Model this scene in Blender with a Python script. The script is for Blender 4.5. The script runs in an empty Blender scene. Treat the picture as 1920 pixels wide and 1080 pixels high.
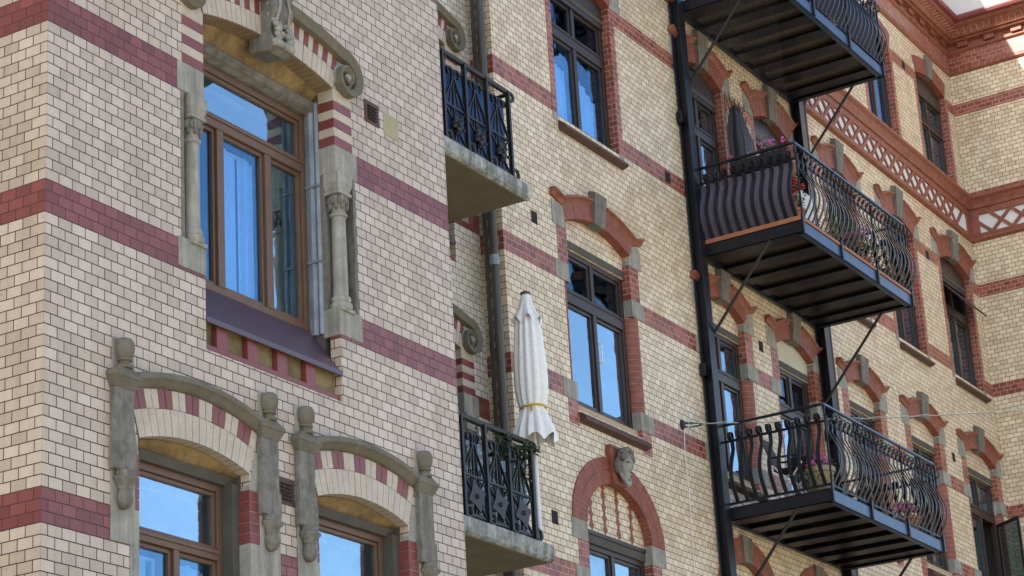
import bpy, math, random
from mathutils import Vector, Matrix
from mathutils.geometry import tessellate_polygon
random.seed(7)
R = math.radians
S = 0.077            # one brick course in metres
ZG = 112.0           # street level is 112 courses under the datum
RHO = 1.6856         # header pitch in courses
YM = 30.55; XE = 338.7; YR = 34.5
scene = bpy.context.scene
C = scene.collection

# ---------------- camera
def V(x, y, z): return Vector((x*S, y*S, (z+ZG)*S))
a_, b_, c_ = 1.0423, .3533, -.0621
fwd = Vector((math.sin(a_)*math.cos(b_), math.cos(a_)*math.cos(b_), math.sin(b_)))
rt = Vector((math.cos(a_), -math.sin(a_), 0)); up = rt.cross(fwd)
r2 = rt*math.cos(c_)+up*math.sin(c_); u2 = -rt*math.sin(c_)+up*math.cos(c_)
cam = bpy.data.cameras.new('camera'); camo = bpy.data.objects.new('camera', cam); C.objects.link(camo)
M = Matrix((r2, u2, -fwd)).transposed().to_4x4(); M.translation = V(-132.8274, -122.6395, -92.6644)
camo.matrix_world = M
cam.sensor_width = 36; cam.lens = 4252.55/1920*36; cam.clip_start = .1; cam.clip_end = 2000
scene.camera = camo
# ---------------- sky, sun, exposure
SUN = Vector((-1, .30, .86)).normalized()
el = math.asin(SUN.z); rot = math.atan2(SUN.x, SUN.y)
w = bpy.data.worlds.new('World'); scene.world = w; w.use_nodes = True
sk = w.node_tree.nodes.new('ShaderNodeTexSky'); sk.sky_type = 'NISHITA'; sk.sun_disc = False
sk.sun_elevation = el; sk.sun_rotation = rot; sk.air_density = 1.0; sk.dust_density = 2.2; sk.ozone_density = .7
w.node_tree.links.new(sk.outputs[0], w.node_tree.nodes['Background'].inputs[0])
w.node_tree.nodes['Background'].inputs[1].default_value = .13
sl = bpy.data.lights.new('sun', 'SUN'); sl.energy = 5.0; sl.angle = R(.5); sl.color = (1, .95, .86)
slo = bpy.data.objects.new('sun', sl); C.objects.link(slo)
slo.rotation_euler = SUN.to_track_quat('Z', 'Y').to_euler(); slo.location = (0, 0, 40)
scene.view_settings.view_transform = 'Standard'; scene.view_settings.look = 'None'
scene.view_settings.exposure = 1.56; scene.view_settings.gamma = 1.0

# ---------------- materials
def new_mat(name):
    m = bpy.data.materials.new(name); m.use_nodes = True
    nt = m.node_tree; return m, nt, nt.nodes, nt.links, nt.nodes['Principled BSDF']
def math_n(N, L, op, a, b=None):
    n = N.new('ShaderNodeMath'); n.operation = op
    for i, v in enumerate((a, b)):
        if v is None: continue
        if isinstance(v, (int, float)): n.inputs[i].default_value = v
        else: L.new(v, n.inputs[i])
    return n.outputs[0]
def mixc(N, L, fac, a, b, mode='MIX'):
    n = N.new('ShaderNodeMix'); n.data_type = 'RGBA'; n.blend_type = mode
    for s, v in ((0, fac), (6, a), (7, b)):
        if isinstance(v, (int, float)): n.inputs[s].default_value = v
        elif isinstance(v, tuple): n.inputs[s].default_value = (*v, 1)
        else: L.new(v, n.inputs[s])
    return n.outputs[2]
def ramp(N, L, fac, stops):
    n = N.new('ShaderNodeValToRGB'); e = n.color_ramp.elements
    while len(e) < len(stops): e.new(.5)
    for k, (p, c) in enumerate(stops): e[k].position = p; e[k].color = (*c, 1)
    L.new(fac, n.inputs[0]); return n.outputs[0]
def noise(N, L, vec, scale, detail=4, rough=.6):
    n = N.new('ShaderNodeTexNoise'); n.inputs['Scale'].default_value = scale
    n.inputs['Detail'].default_value = detail; n.inputs['Roughness'].default_value = rough
    L.new(vec, n.inputs['Vector']); return n.outputs[0]

def brick_mat(name, pale, red, mort_p, mort_r, bands, phx=0.0, phy=.5*RHO, shift=None, stain=.85):
    """bands of red courses over a pale wall, laid in header bond; coordinates in courses"""
    m, nt, N, L, P = new_mat(name)
    g = N.new('ShaderNodeNewGeometry')
    sp = N.new('ShaderNodeSeparateXYZ'); L.new(g.outputs['Position'], sp.inputs[0])
    x = math_n(N, L, 'DIVIDE', sp.outputs[0], S); y = math_n(N, L, 'DIVIDE', sp.outputs[1], S)
    z = math_n(N, L, 'SUBTRACT', math_n(N, L, 'DIVIDE', sp.outputs[2], S), ZG)
    sn = N.new('ShaderNodeSeparateXYZ'); L.new(g.outputs['True Normal'], sn.inputs[0])
    isx = math_n(N, L, 'GREATER_THAN', math_n(N, L, 'ABSOLUTE', sn.outputs[0]), .5)
    ux = math_n(N, L, 'MULTIPLY', math_n(N, L, 'ADD', x, phx), math_n(N, L, 'SUBTRACT', 1.0, isx))
    uy = math_n(N, L, 'MULTIPLY', math_n(N, L, 'ADD', y, phy), isx)
    u = math_n(N, L, 'ADD', ux, uy)
    zz = z
    if shift:                    # the lower storey's courses run on a slightly different gauge
        for lim, d in shift:
            zz = math_n(N, L, 'ADD', zz, math_n(N, L, 'MULTIPLY', math_n(N, L, 'LESS_THAN', z, lim), d))
    cb = N.new('ShaderNodeCombineXYZ'); L.new(u, cb.inputs[0]); L.new(zz, cb.inputs[1])
    wob = N.new('ShaderNodeTexNoise'); wob.inputs['Scale'].default_value = .6; L.new(cb.outputs[0], wob.inputs['Vector'])
    ws = N.new('ShaderNodeVectorMath'); ws.operation = 'MULTIPLY_ADD'
    L.new(wob.outputs['Color'], ws.inputs[0]); ws.inputs[1].default_value = (.06, .05, 0); L.new(cb.outputs[0], ws.inputs[2])
    br = N.new('ShaderNodeTexBrick'); L.new(ws.outputs[0], br.inputs['Vector'])
    br.offset = .5; br.squash = 1
    for k, v in (('Scale', 1), ('Mortar Size', .052), ('Mortar Smooth', .25), ('Bias', 0), ('Brick Width', RHO), ('Row Height', 1)):
        br.inputs[k].default_value = v
    br.inputs['Color1'].default_value = (0, 0, 0, 1); br.inputs['Color2'].default_value = (1, 1, 1, 1); br.inputs['Mortar'].default_value = (.5, .5, .5, 1)
    tint = br.outputs['Color']; fac = br.outputs['Fac']
    cp = ramp(N, L, tint, [(0, pale[0]), (.5, pale[1]), (1, pale[2])])
    cr = ramp(N, L, tint, [(0, red[0]), (.5, red[1]), (1, red[2])])
    mask = None
    for lo, hi in bands:
        k = math_n(N, L, 'MULTIPLY', math_n(N, L, 'GREATER_THAN', z, lo), math_n(N, L, 'LESS_THAN', z, hi))
        mask = k if mask is None else math_n(N, L, 'MAXIMUM', mask, k)
    if mask is None: body, mort = cp, mort_p
    else: body = mixc(N, L, mask, cp, cr); mort = mixc(N, L, mask, mort_p, mort_r)
    big = noise(N, L, g.outputs['Position'], .9, 6, .65)
    st = N.new('ShaderNodeMapping'); st.inputs['Scale'].default_value = (9, 9, .7); L.new(g.outputs['Position'], st.inputs[0])
    streak = noise(N, L, st.outputs[0], 1.0, 5, .6)
    fine = noise(N, L, g.outputs['Position'], 55, 5, .7)
    dirt = ramp(N, L, big, [(.35, (1, 1, 1)), (.62, (.86, .84, .80)), (.8, (.68, .66, .60))])
    body = mixc(N, L, stain, body, dirt, 'MULTIPLY')
    body = mixc(N, L, .55*stain, body, ramp(N, L, streak, [(.4, (1, 1, 1)), (.75, (.66, .63, .60))]), 'MULTIPLY')
    body = mixc(N, L, .22, body, ramp(N, L, fine, [(.3, (.82, .82, .82)), (.7, (1.08, 1.08, 1.08))]), 'MULTIPLY')
    sp2 = noise(N, L, g.outputs['Position'], 17, 3, .75)
    body = mixc(N, L, .8*stain, body, ramp(N, L, sp2, [(.62, (1, 1, 1)), (.74, (.55, .50, .45))]), 'MULTIPLY')
    mv = noise(N, L, g.outputs['Position'], 5, 3, .6)
    if isinstance(mort, tuple): mort = mixc(N, L, 0.0, mort, mort)
    mort = mixc(N, L, .6, mort, ramp(N, L, mv, [(.3, (.55, .55, .55)), (.7, (1.35, 1.3, 1.25))]), 'MULTIPLY')
    L.new(mixc(N, L, fac, body, mort), P.inputs['Base Color'])
    rg = mixc(N, L, fac, (.42, .42, .42), (.95, .95, .95)); L.new(rg, P.inputs['Roughness'])
    hgt = math_n(N, L, 'ADD', math_n(N, L, 'MULTIPLY', fac, -1.0), math_n(N, L, 'MULTIPLY', fine, .12))
    hgt = math_n(N, L, 'ADD', hgt, math_n(N, L, 'MULTIPLY', tint, .25))
    bp = N.new('ShaderNodeBump'); bp.inputs['Strength'].default_value = .55; bp.inputs['Distance'].default_value = .008
    L.new(hgt, bp.inputs['Height']); L.new(bp.outputs[0], P.inputs['Normal'])
    return m

def plain(name, col, rough=.7, var=.3, sc=6, metal=0, bump=.2, col2=None, streak=0.0, spec=.5):
    m, nt, N, L, P = new_mat(name)
    g = N.new('ShaderNodeNewGeometry'); pos = g.outputs['Position']
    n1 = noise(N, L, pos, sc, 6, .65); n2 = noise(N, L, pos, sc*9, 4, .6)
    c2 = col2 or tuple(v*.55 for v in col)
    c = mixc(N, L, ramp(N, L, n1, [(.35, (0, 0, 0)), (.7, (1, 1, 1))]), col, c2)
    c = mixc(N, L, 1-var, c, col)
    c = mixc(N, L, .4, c, ramp(N, L, n2, [(.3, (.75, .75, .75)), (.7, (1.15, 1.15, 1.15))]), 'MULTIPLY')
    if streak:
        st = N.new('ShaderNodeMapping'); st.inputs['Scale'].default_value = (14, 14, .8); L.new(pos, st.inputs[0])
        s = noise(N, L, st.outputs[0], 1.0, 5, .65)
        c = mixc(N, L, streak, c, ramp(N, L, s, [(.38, (1.15, 1.15, 1.15)), (.62, (.42, .43, .42))]), 'MULTIPLY')
    L.new(c, P.inputs['Base Color']); P.inputs['Roughness'].default_value = rough; P.inputs['Metallic'].default_value = metal
    P.inputs['Specular IOR Level'].default_value = spec
    if bump:
        bp = N.new('ShaderNodeBump'); bp.inputs['Strength'].default_value = bump; bp.inputs['Distance'].default_value = .01
        L.new(n2, bp.inputs['Height']); L.new(bp.outputs[0], P.inputs['Normal'])
    return m

PALE_L = [(.44, .362, .285), (.525, .437, .35), (.59, .50, .41)]
RED_L = [(.155, .04, .036), (.20, .053, .047), (.245, .07, .062)]
PALE_R = [(.58, .465, .31), (.70, .585, .41), (.78, .67, .49)]
RED_R = [(.17, .045, .028), (.26, .07, .043), (.35, .105, .065)]
MT_D = (.042, .024, .020)
m_brickL = brick_mat('grey_cream_glazed_brick', PALE_L, RED_L, MT_D, (.085, .035, .033), [(0, 3), (-18, -15), (-45, -42), (28, 31)])
m_brickM = brick_mat('yellow_cream_glazed_brick', PALE_R, RED_R, (.045, .033, .022), (.50, .37, .30),
                     [(121.5, 124.5), (76.6, 79.6), (53, 56), (25, 28), (6.45, 9.45), (-21.6, -18.6)], phx=.3, phy=-YM+.0, shift=[(17, .55)], stain=.65)
m_recess = brick_mat('white_glazed_brick', [(.58, .55, .47), (.68, .65, .57), (.74, .71, .63)], RED_L, (.06, .055, .05), (.20, .11, .10), [(0, 3), (28, 31), (-45, -42)], phx=.4)
m_redR = brick_mat('red_brick_orange', RED_R, RED_R, (.50, .38, .32), (.5, .38, .32), [], stain=.35)
m_redL = plain('crimson_glazed_brick', (.20, .05, .046), .45, .5, 5, bump=.15)
m_redplain = plain('red_terracotta', (.28, .085, .052), .6, 1.0, 9, col2=(.15, .045, .03), bump=.2)
m_mould = plain('orange_moulded_brick', (.28, .095, .055), .6, 1.0, 9, col2=(.15, .05, .03), bump=.25)
m_cream = plain('cream_voussoir', (.50, .43, .335), .5, .7, 6, col2=(.34, .29, .22), bump=.15)
m_mortar = plain('dark_mortar', (.07, .05, .045), .95, .3, 9)
m_mortarR = plain('pale_pink_mortar', (.50, .33, .27), .95, .3, 9)
m_stone = plain('grey_sandstone', (.21, .20, .17), .85, .8, 14, col2=(.09, .087, .075), streak=.55, bump=.4)
m_stoneL = plain('light_grey_sandstone', (.35, .34, .29), .85, .8, 5, col2=(.19, .19, .165), streak=.55, bump=.35)
m_stoneD = plain('weathered_stone_and_hollow_shade', (.085, .08, .065), .9, .6, 5, bump=.4)
m_hood = plain('mossy_hood_stone', (.16, .15, .115), .9, .8, 7, col2=(.09, .085, .05), bump=.5)
m_plaster = plain('ochre_stained_plaster', (.34, .24, .10), .9, 1.0, 4, col2=(.10, .07, .035), bump=.4)
m_panel = plain('stained_sill_panel', (.25, .20, .10), .9, 1.0, 5, col2=(.08, .06, .03), bump=.4)
m_plasterL = plain('pale_render', (.55, .53, .42), .9, .4, 3)
m_wood = plain('brown_painted_timber', (.135, .078, .046), .5, .4, 8, bump=.15)
m_woodD = plain('dark_brown_timber', (.040, .027, .022), .4, .6, 8, col2=(.02, .015, .014), bump=.15)
m_sillw = plain('weathered_sill_timber', (.10, .055, .04), .7, .8, 9, col2=(.05, .03, .025), bump=.5)
m_strip = plain('raw_timber_strip', (.45, .33, .2), .7, .4, 9)
m_purple = plain('plum_sheet_metal', (.075, .045, .062), .38, .3, 3, bump=.05, spec=.6)
m_zinc = plain('blue_grey_zinc', (.27, .31, .36), .5, .8, 6, col2=(.13, .16, .19), streak=.5, bump=.3)
m_iron = plain('black_painted_iron', (.009, .0085, .0085), .5, .5, 12, bump=.15)
m_steel = plain('black_blue_steel', (.006, .008, .014), .36, .5, 8, bump=.1, col2=(.010, .011, .015), spec=.35)
m_steelF = plain('worn_blue_steel', (.04, .085, .16), .35, .6, 5, col2=(.03, .04, .06), bump=.1, metal=.4)
m_deck = plain('brown_deck_underside', (.095, .078, .055), .75, .6, 3, col2=(.05, .04, .03), bump=.1)
m_conc = plain('mossy_concrete', (.15, .13, .075), .9, .7, 3, col2=(.09, .08, .045), bump=.2)
m_fascia = plain('stained_pale_concrete', (.42, .44, .42), .85, .95, 7, col2=(.10, .11, .10), streak=.85, bump=.4)
m_pipe = plain('grey_brown_pipe', (.075, .066, .05), .45, .5, 4, bump=.08)
m_pipeD = plain('dark_brown_pipe', (.05, .03, .028), .45, .5, 4, bump=.08)
m_vent = plain('rusty_vent_plate', (.085, .035, .028), .6, .7, 10)
m_black = plain('black_opening', (.012, .01, .010), .9, .2, 10)
m_olive = plain('olive_render_patch', (.34, .335, .20), .9, .4, 10)
m_blue = plain('royal_blue_cloth', (.03, .095, .27), .75, .35, 2, bump=.1)
m_navy = plain('navy_cloth', (.012, .016, .045), .8, .4, 3, bump=.1)
m_canvas = plain('ivory_canvas', (.80, .81, .79), .85, .2, 3, col2=(.72, .73, .7), bump=.04)
m_yellow = plain('ochre_strap', (.55, .36, .02), .7, .2, 8)
m_white = plain('white_paint', (.75, .76, .78), .5, .2, 6)
m_leaf = plain('dark_leaves', (.045, .085, .022), .5, .9, 20, col2=(.02, .04, .012))
m_leafL = plain('fresh_leaves', (.10, .17, .035), .5, .9, 20, col2=(.05, .09, .02))
m_pink = plain('pink_petals', (.60, .13, .38), .6, .7, 30, col2=(.42, .08, .42))
m_redfl = plain('red_petals', (.55, .02, .03), .6, .5, 30)
m_terra = plain('terracotta_pot', (.36, .14, .07), .7, .5, 8)
m_potY = plain('cream_glazed_pot', (.30, .25, .13), .4, .5, 8)
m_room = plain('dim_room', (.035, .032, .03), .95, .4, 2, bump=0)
m_curt = plain('white_net_curtain', (.78, .80, .82), .9, .15, 4, bump=.05)
m_wire = plain('green_grey_wire', (.16, .22, .19), .5, .2, 9)
m_cable = plain('white_cable', (.7, .7, .68), .5, .1, 9)
m_roof = plain('maroon_roof_sheet', (.10, .035, .04), .5, .5, 2, bump=.05)
m_gut = plain('red_painted_gutter', (.20, .055, .055), .45, .4, 3, bump=.05)
m_lath = plain('grey_lath', (.03, .03, .03), .7, .3, 9)
m_cape = plain('black_cover_sheet', (.012, .012, .014), .6, .4, 5, bump=.3)
m_asph = plain('street_paving', (.34, .29, .22), .9, .6, 1.2, bump=.3)
m_lattP = plain('white_render_field', (.66, .68, .66), .9, .4, 6, col2=(.5, .52, .5))
# striped, checked cloth behind the rail of the middle balcony
m_cloth, nt_, N_, L_, P_ = new_mat('checked_grey_violet_cloth')
g_ = N_.new('ShaderNodeNewGeometry'); ck = N_.new('ShaderNodeTexBrick'); sp_ = N_.new('ShaderNodeSeparateXYZ'); cb_ = N_.new('ShaderNodeCombineXYZ')
L_.new(g_.outputs['Position'], sp_.inputs[0]); L_.new(sp_.outputs[1], cb_.inputs[0]); L_.new(sp_.outputs[2], cb_.inputs[1]); L_.new(cb_.outputs[0], ck.inputs['Vector'])
ck.offset = 0
for k, v in (('Scale', 1), ('Mortar Size', .004), ('Brick Width', .045), ('Row Height', .045)): ck.inputs[k].default_value = v
ck.inputs['Color1'].default_value = (.085, .08, .115, 1); ck.inputs['Color2'].default_value = (.10, .095, .13, 1); ck.inputs['Mortar'].default_value = (.06, .055, .08, 1)
L_.new(ck.outputs[0], P_.inputs['Base Color']); P_.inputs['Roughness'].default_value = .9

def glass_mat(name, f0, tint, refl):
    m, nt, N, L, P = new_mat(name); N.remove(P)
    o = [n for n in N if n.type == 'OUTPUT_MATERIAL'][0]
    ge = N.new('ShaderNodeNewGeometry')
    dt = N.new('ShaderNodeVectorMath'); dt.operation = 'DOT_PRODUCT'; L.new(ge.outputs['Normal'], dt.inputs[0]); L.new(ge.outputs['Incoming'], dt.inputs[1])
    c = math_n(N, L, 'SUBTRACT', 1.0, math_n(N, L, 'ABSOLUTE', dt.outputs['Value']))
    f = math_n(N, L, 'ADD', math_n(N, L, 'MULTIPLY', math_n(N, L, 'POWER', c, 5.0), 1-f0), f0)
    g = N.new('ShaderNodeBsdfGlossy'); g.inputs['Roughness'].default_value = .01; g.inputs['Color'].default_value = (*refl, 1)
    t = N.new('ShaderNodeBsdfTransparent'); t.inputs['Color'].default_value = (*tint, 1)
    mx = N.new('ShaderNodeMixShader'); oi = N.new('ShaderNodeObjectInfo')
    fv = math_n(N, L, 'MULTIPLY', f, math_n(N, L, 'ADD', math_n(N, L, 'MULTIPLY', oi.outputs['Random'], .4), .78)); L.new(fv, mx.inputs[0]); L.new(t.outputs[0], mx.inputs[1]); L.new(g.outputs[0], mx.inputs[2])
    # old panes are never quite flat
    nn = noise(N, L, ge.outputs['Position'], 2.2, 2, .5)
    bp = N.new('ShaderNodeBump'); bp.inputs['Strength'].default_value = .16; bp.inputs['Distance'].default_value = .05
    L.new(nn, bp.inputs['Height']); L.new(bp.outputs[0], g.inputs['Normal'])
    L.new(mx.outputs[0], o.inputs[0]); return m
m_glass = glass_mat('window_glass', .38, (.6, .7, .75), (.64, .84, .98))
m_glassD = glass_mat('dark_reflection_glass', .07, (.35, .42, .5), (.5, .75, 1.0))  # weak mirror and dark tint stand for a dark reflection in upper panes
m_glassM = glass_mat('thin_glass', .16, (.7, .85, 1.0), (.45, .75, 1.0))
m_acryl = glass_mat('clear_blue_screen', .06, (.50, .62, .78), (1, 1, 1))
m_soffit = plain('brown_shaded_soffit', (.26, .19, .11), .7, .6, 6, col2=(.16, .11, .06), bump=.2)  # brown puts the shade under the arch ring into the brick colour

# ---------------- mesh helpers
class MB:
    def __init__(s): s.v = []; s.f = []
    def add(s, vs, fs):
        o = len(s.v); s.v += [tuple(p) for p in vs]; s.f += [tuple(i+o for i in f) for f in fs]; return s
    def box(s, x0, x1, y0, y1, z0, z1):
        vs = [(x, y, z) for z in (z0, z1) for y in (y0, y1) for x in (x0, x1)]
        return s.add(vs, [(0, 2, 3, 1), (4, 5, 7, 6), (0, 1, 5, 4), (2, 6, 7, 3), (0, 4, 6, 2), (1, 3, 7, 5)])
    def hexa(s, a, b):              # two matching quads
        return s.add(list(a)+list(b), [(3, 2, 1, 0), (4, 5, 6, 7)]+[(i, (i+1) % 4, (i+1) % 4+4, i+4) for i in range(4)])
    def prism(s, poly, y0, y1):     # polygon in x,z pushed along y
        n = len(poly); vs = [(x, y0, z) for x, z in poly]+[(x, y1, z) for x, z in poly]
        area = sum(poly[i][0]*poly[(i+1) % n][1]-poly[(i+1) % n][0]*poly[i][1] for i in range(n))
        A = tuple(range(n)); B = tuple(range(2*n-1, n-1, -1))
        sd = [(i, i+n, (i+1) % n+n, (i+1) % n) for i in range(n)]
        fs = [A, B]+sd
        if area < 0: fs = [tuple(reversed(f)) for f in fs]
        return s.add(vs, fs)
    def prismx(s, poly, x0, x1):    # polygon in y,z pushed along x
        n = len(poly); vs = [(x0, y, z) for y, z in poly]+[(x1, y, z) for y, z in poly]
        area = sum(poly[i][0]*poly[(i+1) % n][1]-poly[(i+1) % n][0]*poly[i][1] for i in range(n))
        fs = [tuple(range(n-1, -1, -1)), tuple(range(n, 2*n))]+[(i, (i+1) % n, (i+1) % n+n, i+n) for i in range(n)]
        if area < 0: fs = [tuple(reversed(f)) for f in fs]
        return s.add(vs, fs)
    def prismz(s, poly, z0, z1):
        n = len(poly); vs = [(x, y, z0) for x, y in poly]+[(x, y, z1) for x, y in poly]
        area = sum(poly[i][0]*poly[(i+1) % n][1]-poly[(i+1) % n][0]*poly[i][1] for i in range(n))
        fs = [tuple(range(n-1, -1, -1)), tuple(range(n, 2*n))]+[(i, (i+1) % n, (i+1) % n+n, i+n) for i in range(n)]
        if area < 0: fs = [tuple(reversed(f)) for f in fs]
        return s.add(vs, fs)
    def tube(s, path, r, n=8, closed=False):
        P = [Vector(p) for p in path]; m = len(P); rings = []
        rr = r if isinstance(r, (list, tuple)) else [r]*m
        nrm = None
        for i in range(m):
            d = (P[(i+1) % m]-P[i-1]) if closed else (P[min(i+1, m-1)]-P[max(i-1, 0)])
            d.normalize()
            if nrm is None:
                nrm = Vector((0, 0, 1)) if abs(d.z) < .9 else Vector((1, 0, 0))
            nrm = (nrm-d*nrm.dot(d))
            if nrm.length < 1e-5: nrm = d.orthogonal()
            nrm.normalize(); b = d.cross(nrm)
            rings.append([P[i]+(nrm*math.cos(2*math.pi*k/n)+b*math.sin(2*math.pi*k/n))*rr[i] for k in range(n)])
        vs = [p for q in rings for p in q]; fs = []
        for i in range(m if closed else m-1):
            j = (i+1) % m
            for k in range(n): fs.append((i*n+k, i*n+(k+1) % n, j*n+(k+1) % n, j*n+k))
        if not closed: fs += [tuple(range(n-1, -1, -1)), tuple(range((m-1)*n, m*n))]
        return s.add(vs, fs)
    def bar(s, path, wdir, wid, th):   # flat bar: width along wdir, thickness across the path
        P = [Vector(p) for p in path]; W = Vector(wdir).normalized(); vs = []; m = len(P)
        for i in range(m):
            d = (P[min(i+1, m-1)]-P[max(i-1, 0)]).normalized(); t = d.cross(W).normalized()
            for a, b in ((-1, -1), (1, -1), (1, 1), (-1, 1)): vs.append(P[i]+W*(a*wid/2)+t*(b*th/2))
        fs = [(3, 2, 1, 0), tuple(range((m-1)*4, m*4))]
        for i in range(m-1):
            for k in range(4): fs.append((i*4+k, i*4+(k+1) % 4, i*4+4+(k+1) % 4, i*4+4+k))
        return s.add(vs, fs)
    def lathe(s, prof, cx, cy, n=16, mod=None, sx=1, sy=1):
        vs = []; m = len(prof)
        for i, (r, z) in enumerate(prof):
            for k in range(n):
                t = 2*math.pi*k/n; q = r*(mod(t, i/(m-1)) if mod else 1)
                vs.append((cx+q*math.cos(t)*sx, cy+q*math.sin(t)*sy, z))
        fs = []
        for i in range(m-1):
            for k in range(n): fs.append((i*n+k, (i)*n+(k+1) % n, (i+1)*n+(k+1) % n, (i+1)*n+k))
        fs += [tuple(range(n-1, -1, -1)), tuple(range((m-1)*n, m*n))]
        return s.add(vs, fs)
    def ball(s, c, r, n=12, m=8, sc=(1, 1, 1)):
        vs = []; fs = []
        for i in range(m+1):
            t = math.pi*i/m
            for k in range(n):
                p = 2*math.pi*k/n; vs.append((c[0]+r*sc[0]*math.sin(t)*math.cos(p), c[1]+r*sc[1]*math.sin(t)*math.sin(p), c[2]+r*sc[2]*math.cos(t)))
        for i in range(m):
            for k in range(n): fs.append((i*n+k, (i+1)*n+k, (i+1)*n+(k+1) % n, i*n+(k+1) % n))
        return s.add(vs, fs)
    def build(s, name, mat, parent=None, bevel=0, smooth=False, label=None):
        me = bpy.data.meshes.new(name); me.from_pydata([V(*p) for p in s.v], [], s.f); me.materials.append(mat)
        o = bpy.data.objects.new(name, me); C.objects.link(o)
        if parent is not None: attach(o, parent)
        if smooth:
            me.polygons.foreach_set('use_smooth', [True]*len(me.polygons))
            try: me.set_sharp_from_angle(angle=R(50))
            except Exception: pass
        if bevel:
            b = o.modifiers.new('bevel', 'BEVEL'); b.width = bevel*S; b.segments = 2; b.limit_method = 'ANGLE'; b.angle_limit = R(40)
        if label: o['label'] = label
        return o
def world_of(o):
    m = Matrix.Translation(o.location) @ o.rotation_euler.to_matrix().to_4x4()
    return (world_of(o.parent) @ o.matrix_parent_inverse @ m) if o.parent else m
def attach(o, parent):
    o.parent = parent; o.matrix_parent_inverse = world_of(parent).inverted()
def thing(name, label, cat, loc, group=None):
    o = bpy.data.objects.new(name, None); C.objects.link(o); o.location = V(*loc); o.empty_display_size = .2
    o['label'] = label; o['category'] = cat
    if group: o['group'] = group
    return o
def tag(o, label, cat, group=None):
    o['label'] = label; o['category'] = cat
    if group: o['group'] = group
    return o

def arc_fn(xL, xR, zs, rise):
    h = (xR-xL)/2; c = (xL+xR)/2; Rr = (h*h+rise*rise)/(2*rise); zc = zs+rise-Rr; a0 = math.asin(h/Rr)
    def f(t, off=0.0):     # t 0..1 left to right
        a = -a0+2*a0*t; return (c+(Rr+off)*math.sin(a), zc+(Rr+off)*math.cos(a))
    f.len = 2*a0*Rr; return f
def ell_fn(xL, xR, zs, rise):
    h = (xR-xL)/2; c = (xL+xR)/2
    def f(t, off=0.0):
        a = math.pi*(1-t); return (c+(h+off)*math.cos(a), zs+(rise+off*.95)*math.sin(a))
    f.len = math.pi*(h+rise)/2; return f
def ring(f, o0, o1, n, y0, y1, cols, backing, parent, gap=.07, t0=0., t1=1., group=1, name='voussoirs'):
    """individual wedge bricks following arc f between offsets o0,o1, colours cycled"""
    mb = MB(); slot = []; g = gap/f.len/2
    for k in range(n):
        a = t0+(t1-t0)*k/n+g; b = t0+(t1-t0)*(k+1)/n-g
        pts = [f(a, o0+gap*.4), f(b, o0+gap*.4), f(b, o1-gap*.4), f(a, o1-gap*.4)]
        q = len(mb.f); mb.prism(pts, y0+random.uniform(-.02, .02), y1); slot += [(k//group) % len(cols)]*(len(mb.f)-q)
    ns = 24; lo = [f(t0+(t1-t0)*k/ns, o0+.04) for k in range(ns+1)]; hi = [f(t0+(t1-t0)*k/ns, o1-.04) for k in range(ns+1)]
    q = len(mb.f)
    for k in range(ns): mb.prism([lo[k], lo[k+1], hi[k+1], hi[k]], y0+.07, y1-.02)
    slot += [len(cols)]*(len(mb.f)-q)
    o = mb.build(name, cols[0], parent)
    for c in cols[1:]+[backing]: o.data.materials.append(c)
    o.data.polygons.foreach_set('material_index', slot)
    return [o]
def opening(xL, xR, z0, f, n=16):
    return [(xL, z0)]+[f(k/n, .3) for k in range(n+1)]+[(xR, z0)]
def wall_xz(name, x0, x1, z0, z1, holes, y, depth, mat, parent):
    polys = [[Vector((x0, z0, 0)), Vector((x1, z0, 0)), Vector((x1, z1, 0)), Vector((x0, z1, 0))]]+[[Vector((a, b, 0)) for a, b in h] for h in holes]
    tri = tessellate_polygon(polys); flat = [p for q in polys for p in q]
    mb = MB(); fs = []
    for t in tri:
        a, b, c = (flat[i] for i in t)
        ar = (b.x-a.x)*(c.y-a.y)-(b.y-a.y)*(c.x-a.x)
        fs.append(t if ar > 0 else tuple(reversed(t)))
    mb.add([(p.x, y, p.y) for p in flat], fs)
    for h in holes:
        n = len(h)
        for i in range(n):
            a = h[i]; b = h[(i+1) % n]
            mb.add([(a[0], y, a[1]), (b[0], y, b[1]), (b[0], y+depth, b[1]), (a[0], y+depth, a[1])], [(0, 1, 2, 3)])
    return mb.build(name, mat, parent)

# ---------------- the ground
g = MB(); g.add([(-9000, -9000, -ZG), (9000, -9000, -ZG), (9000, 9000, -ZG), (-9000, 9000, -ZG)], [(0, 1, 2, 3)])
go = g.build('street', m_asph); go['kind'] = 'structure'

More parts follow.
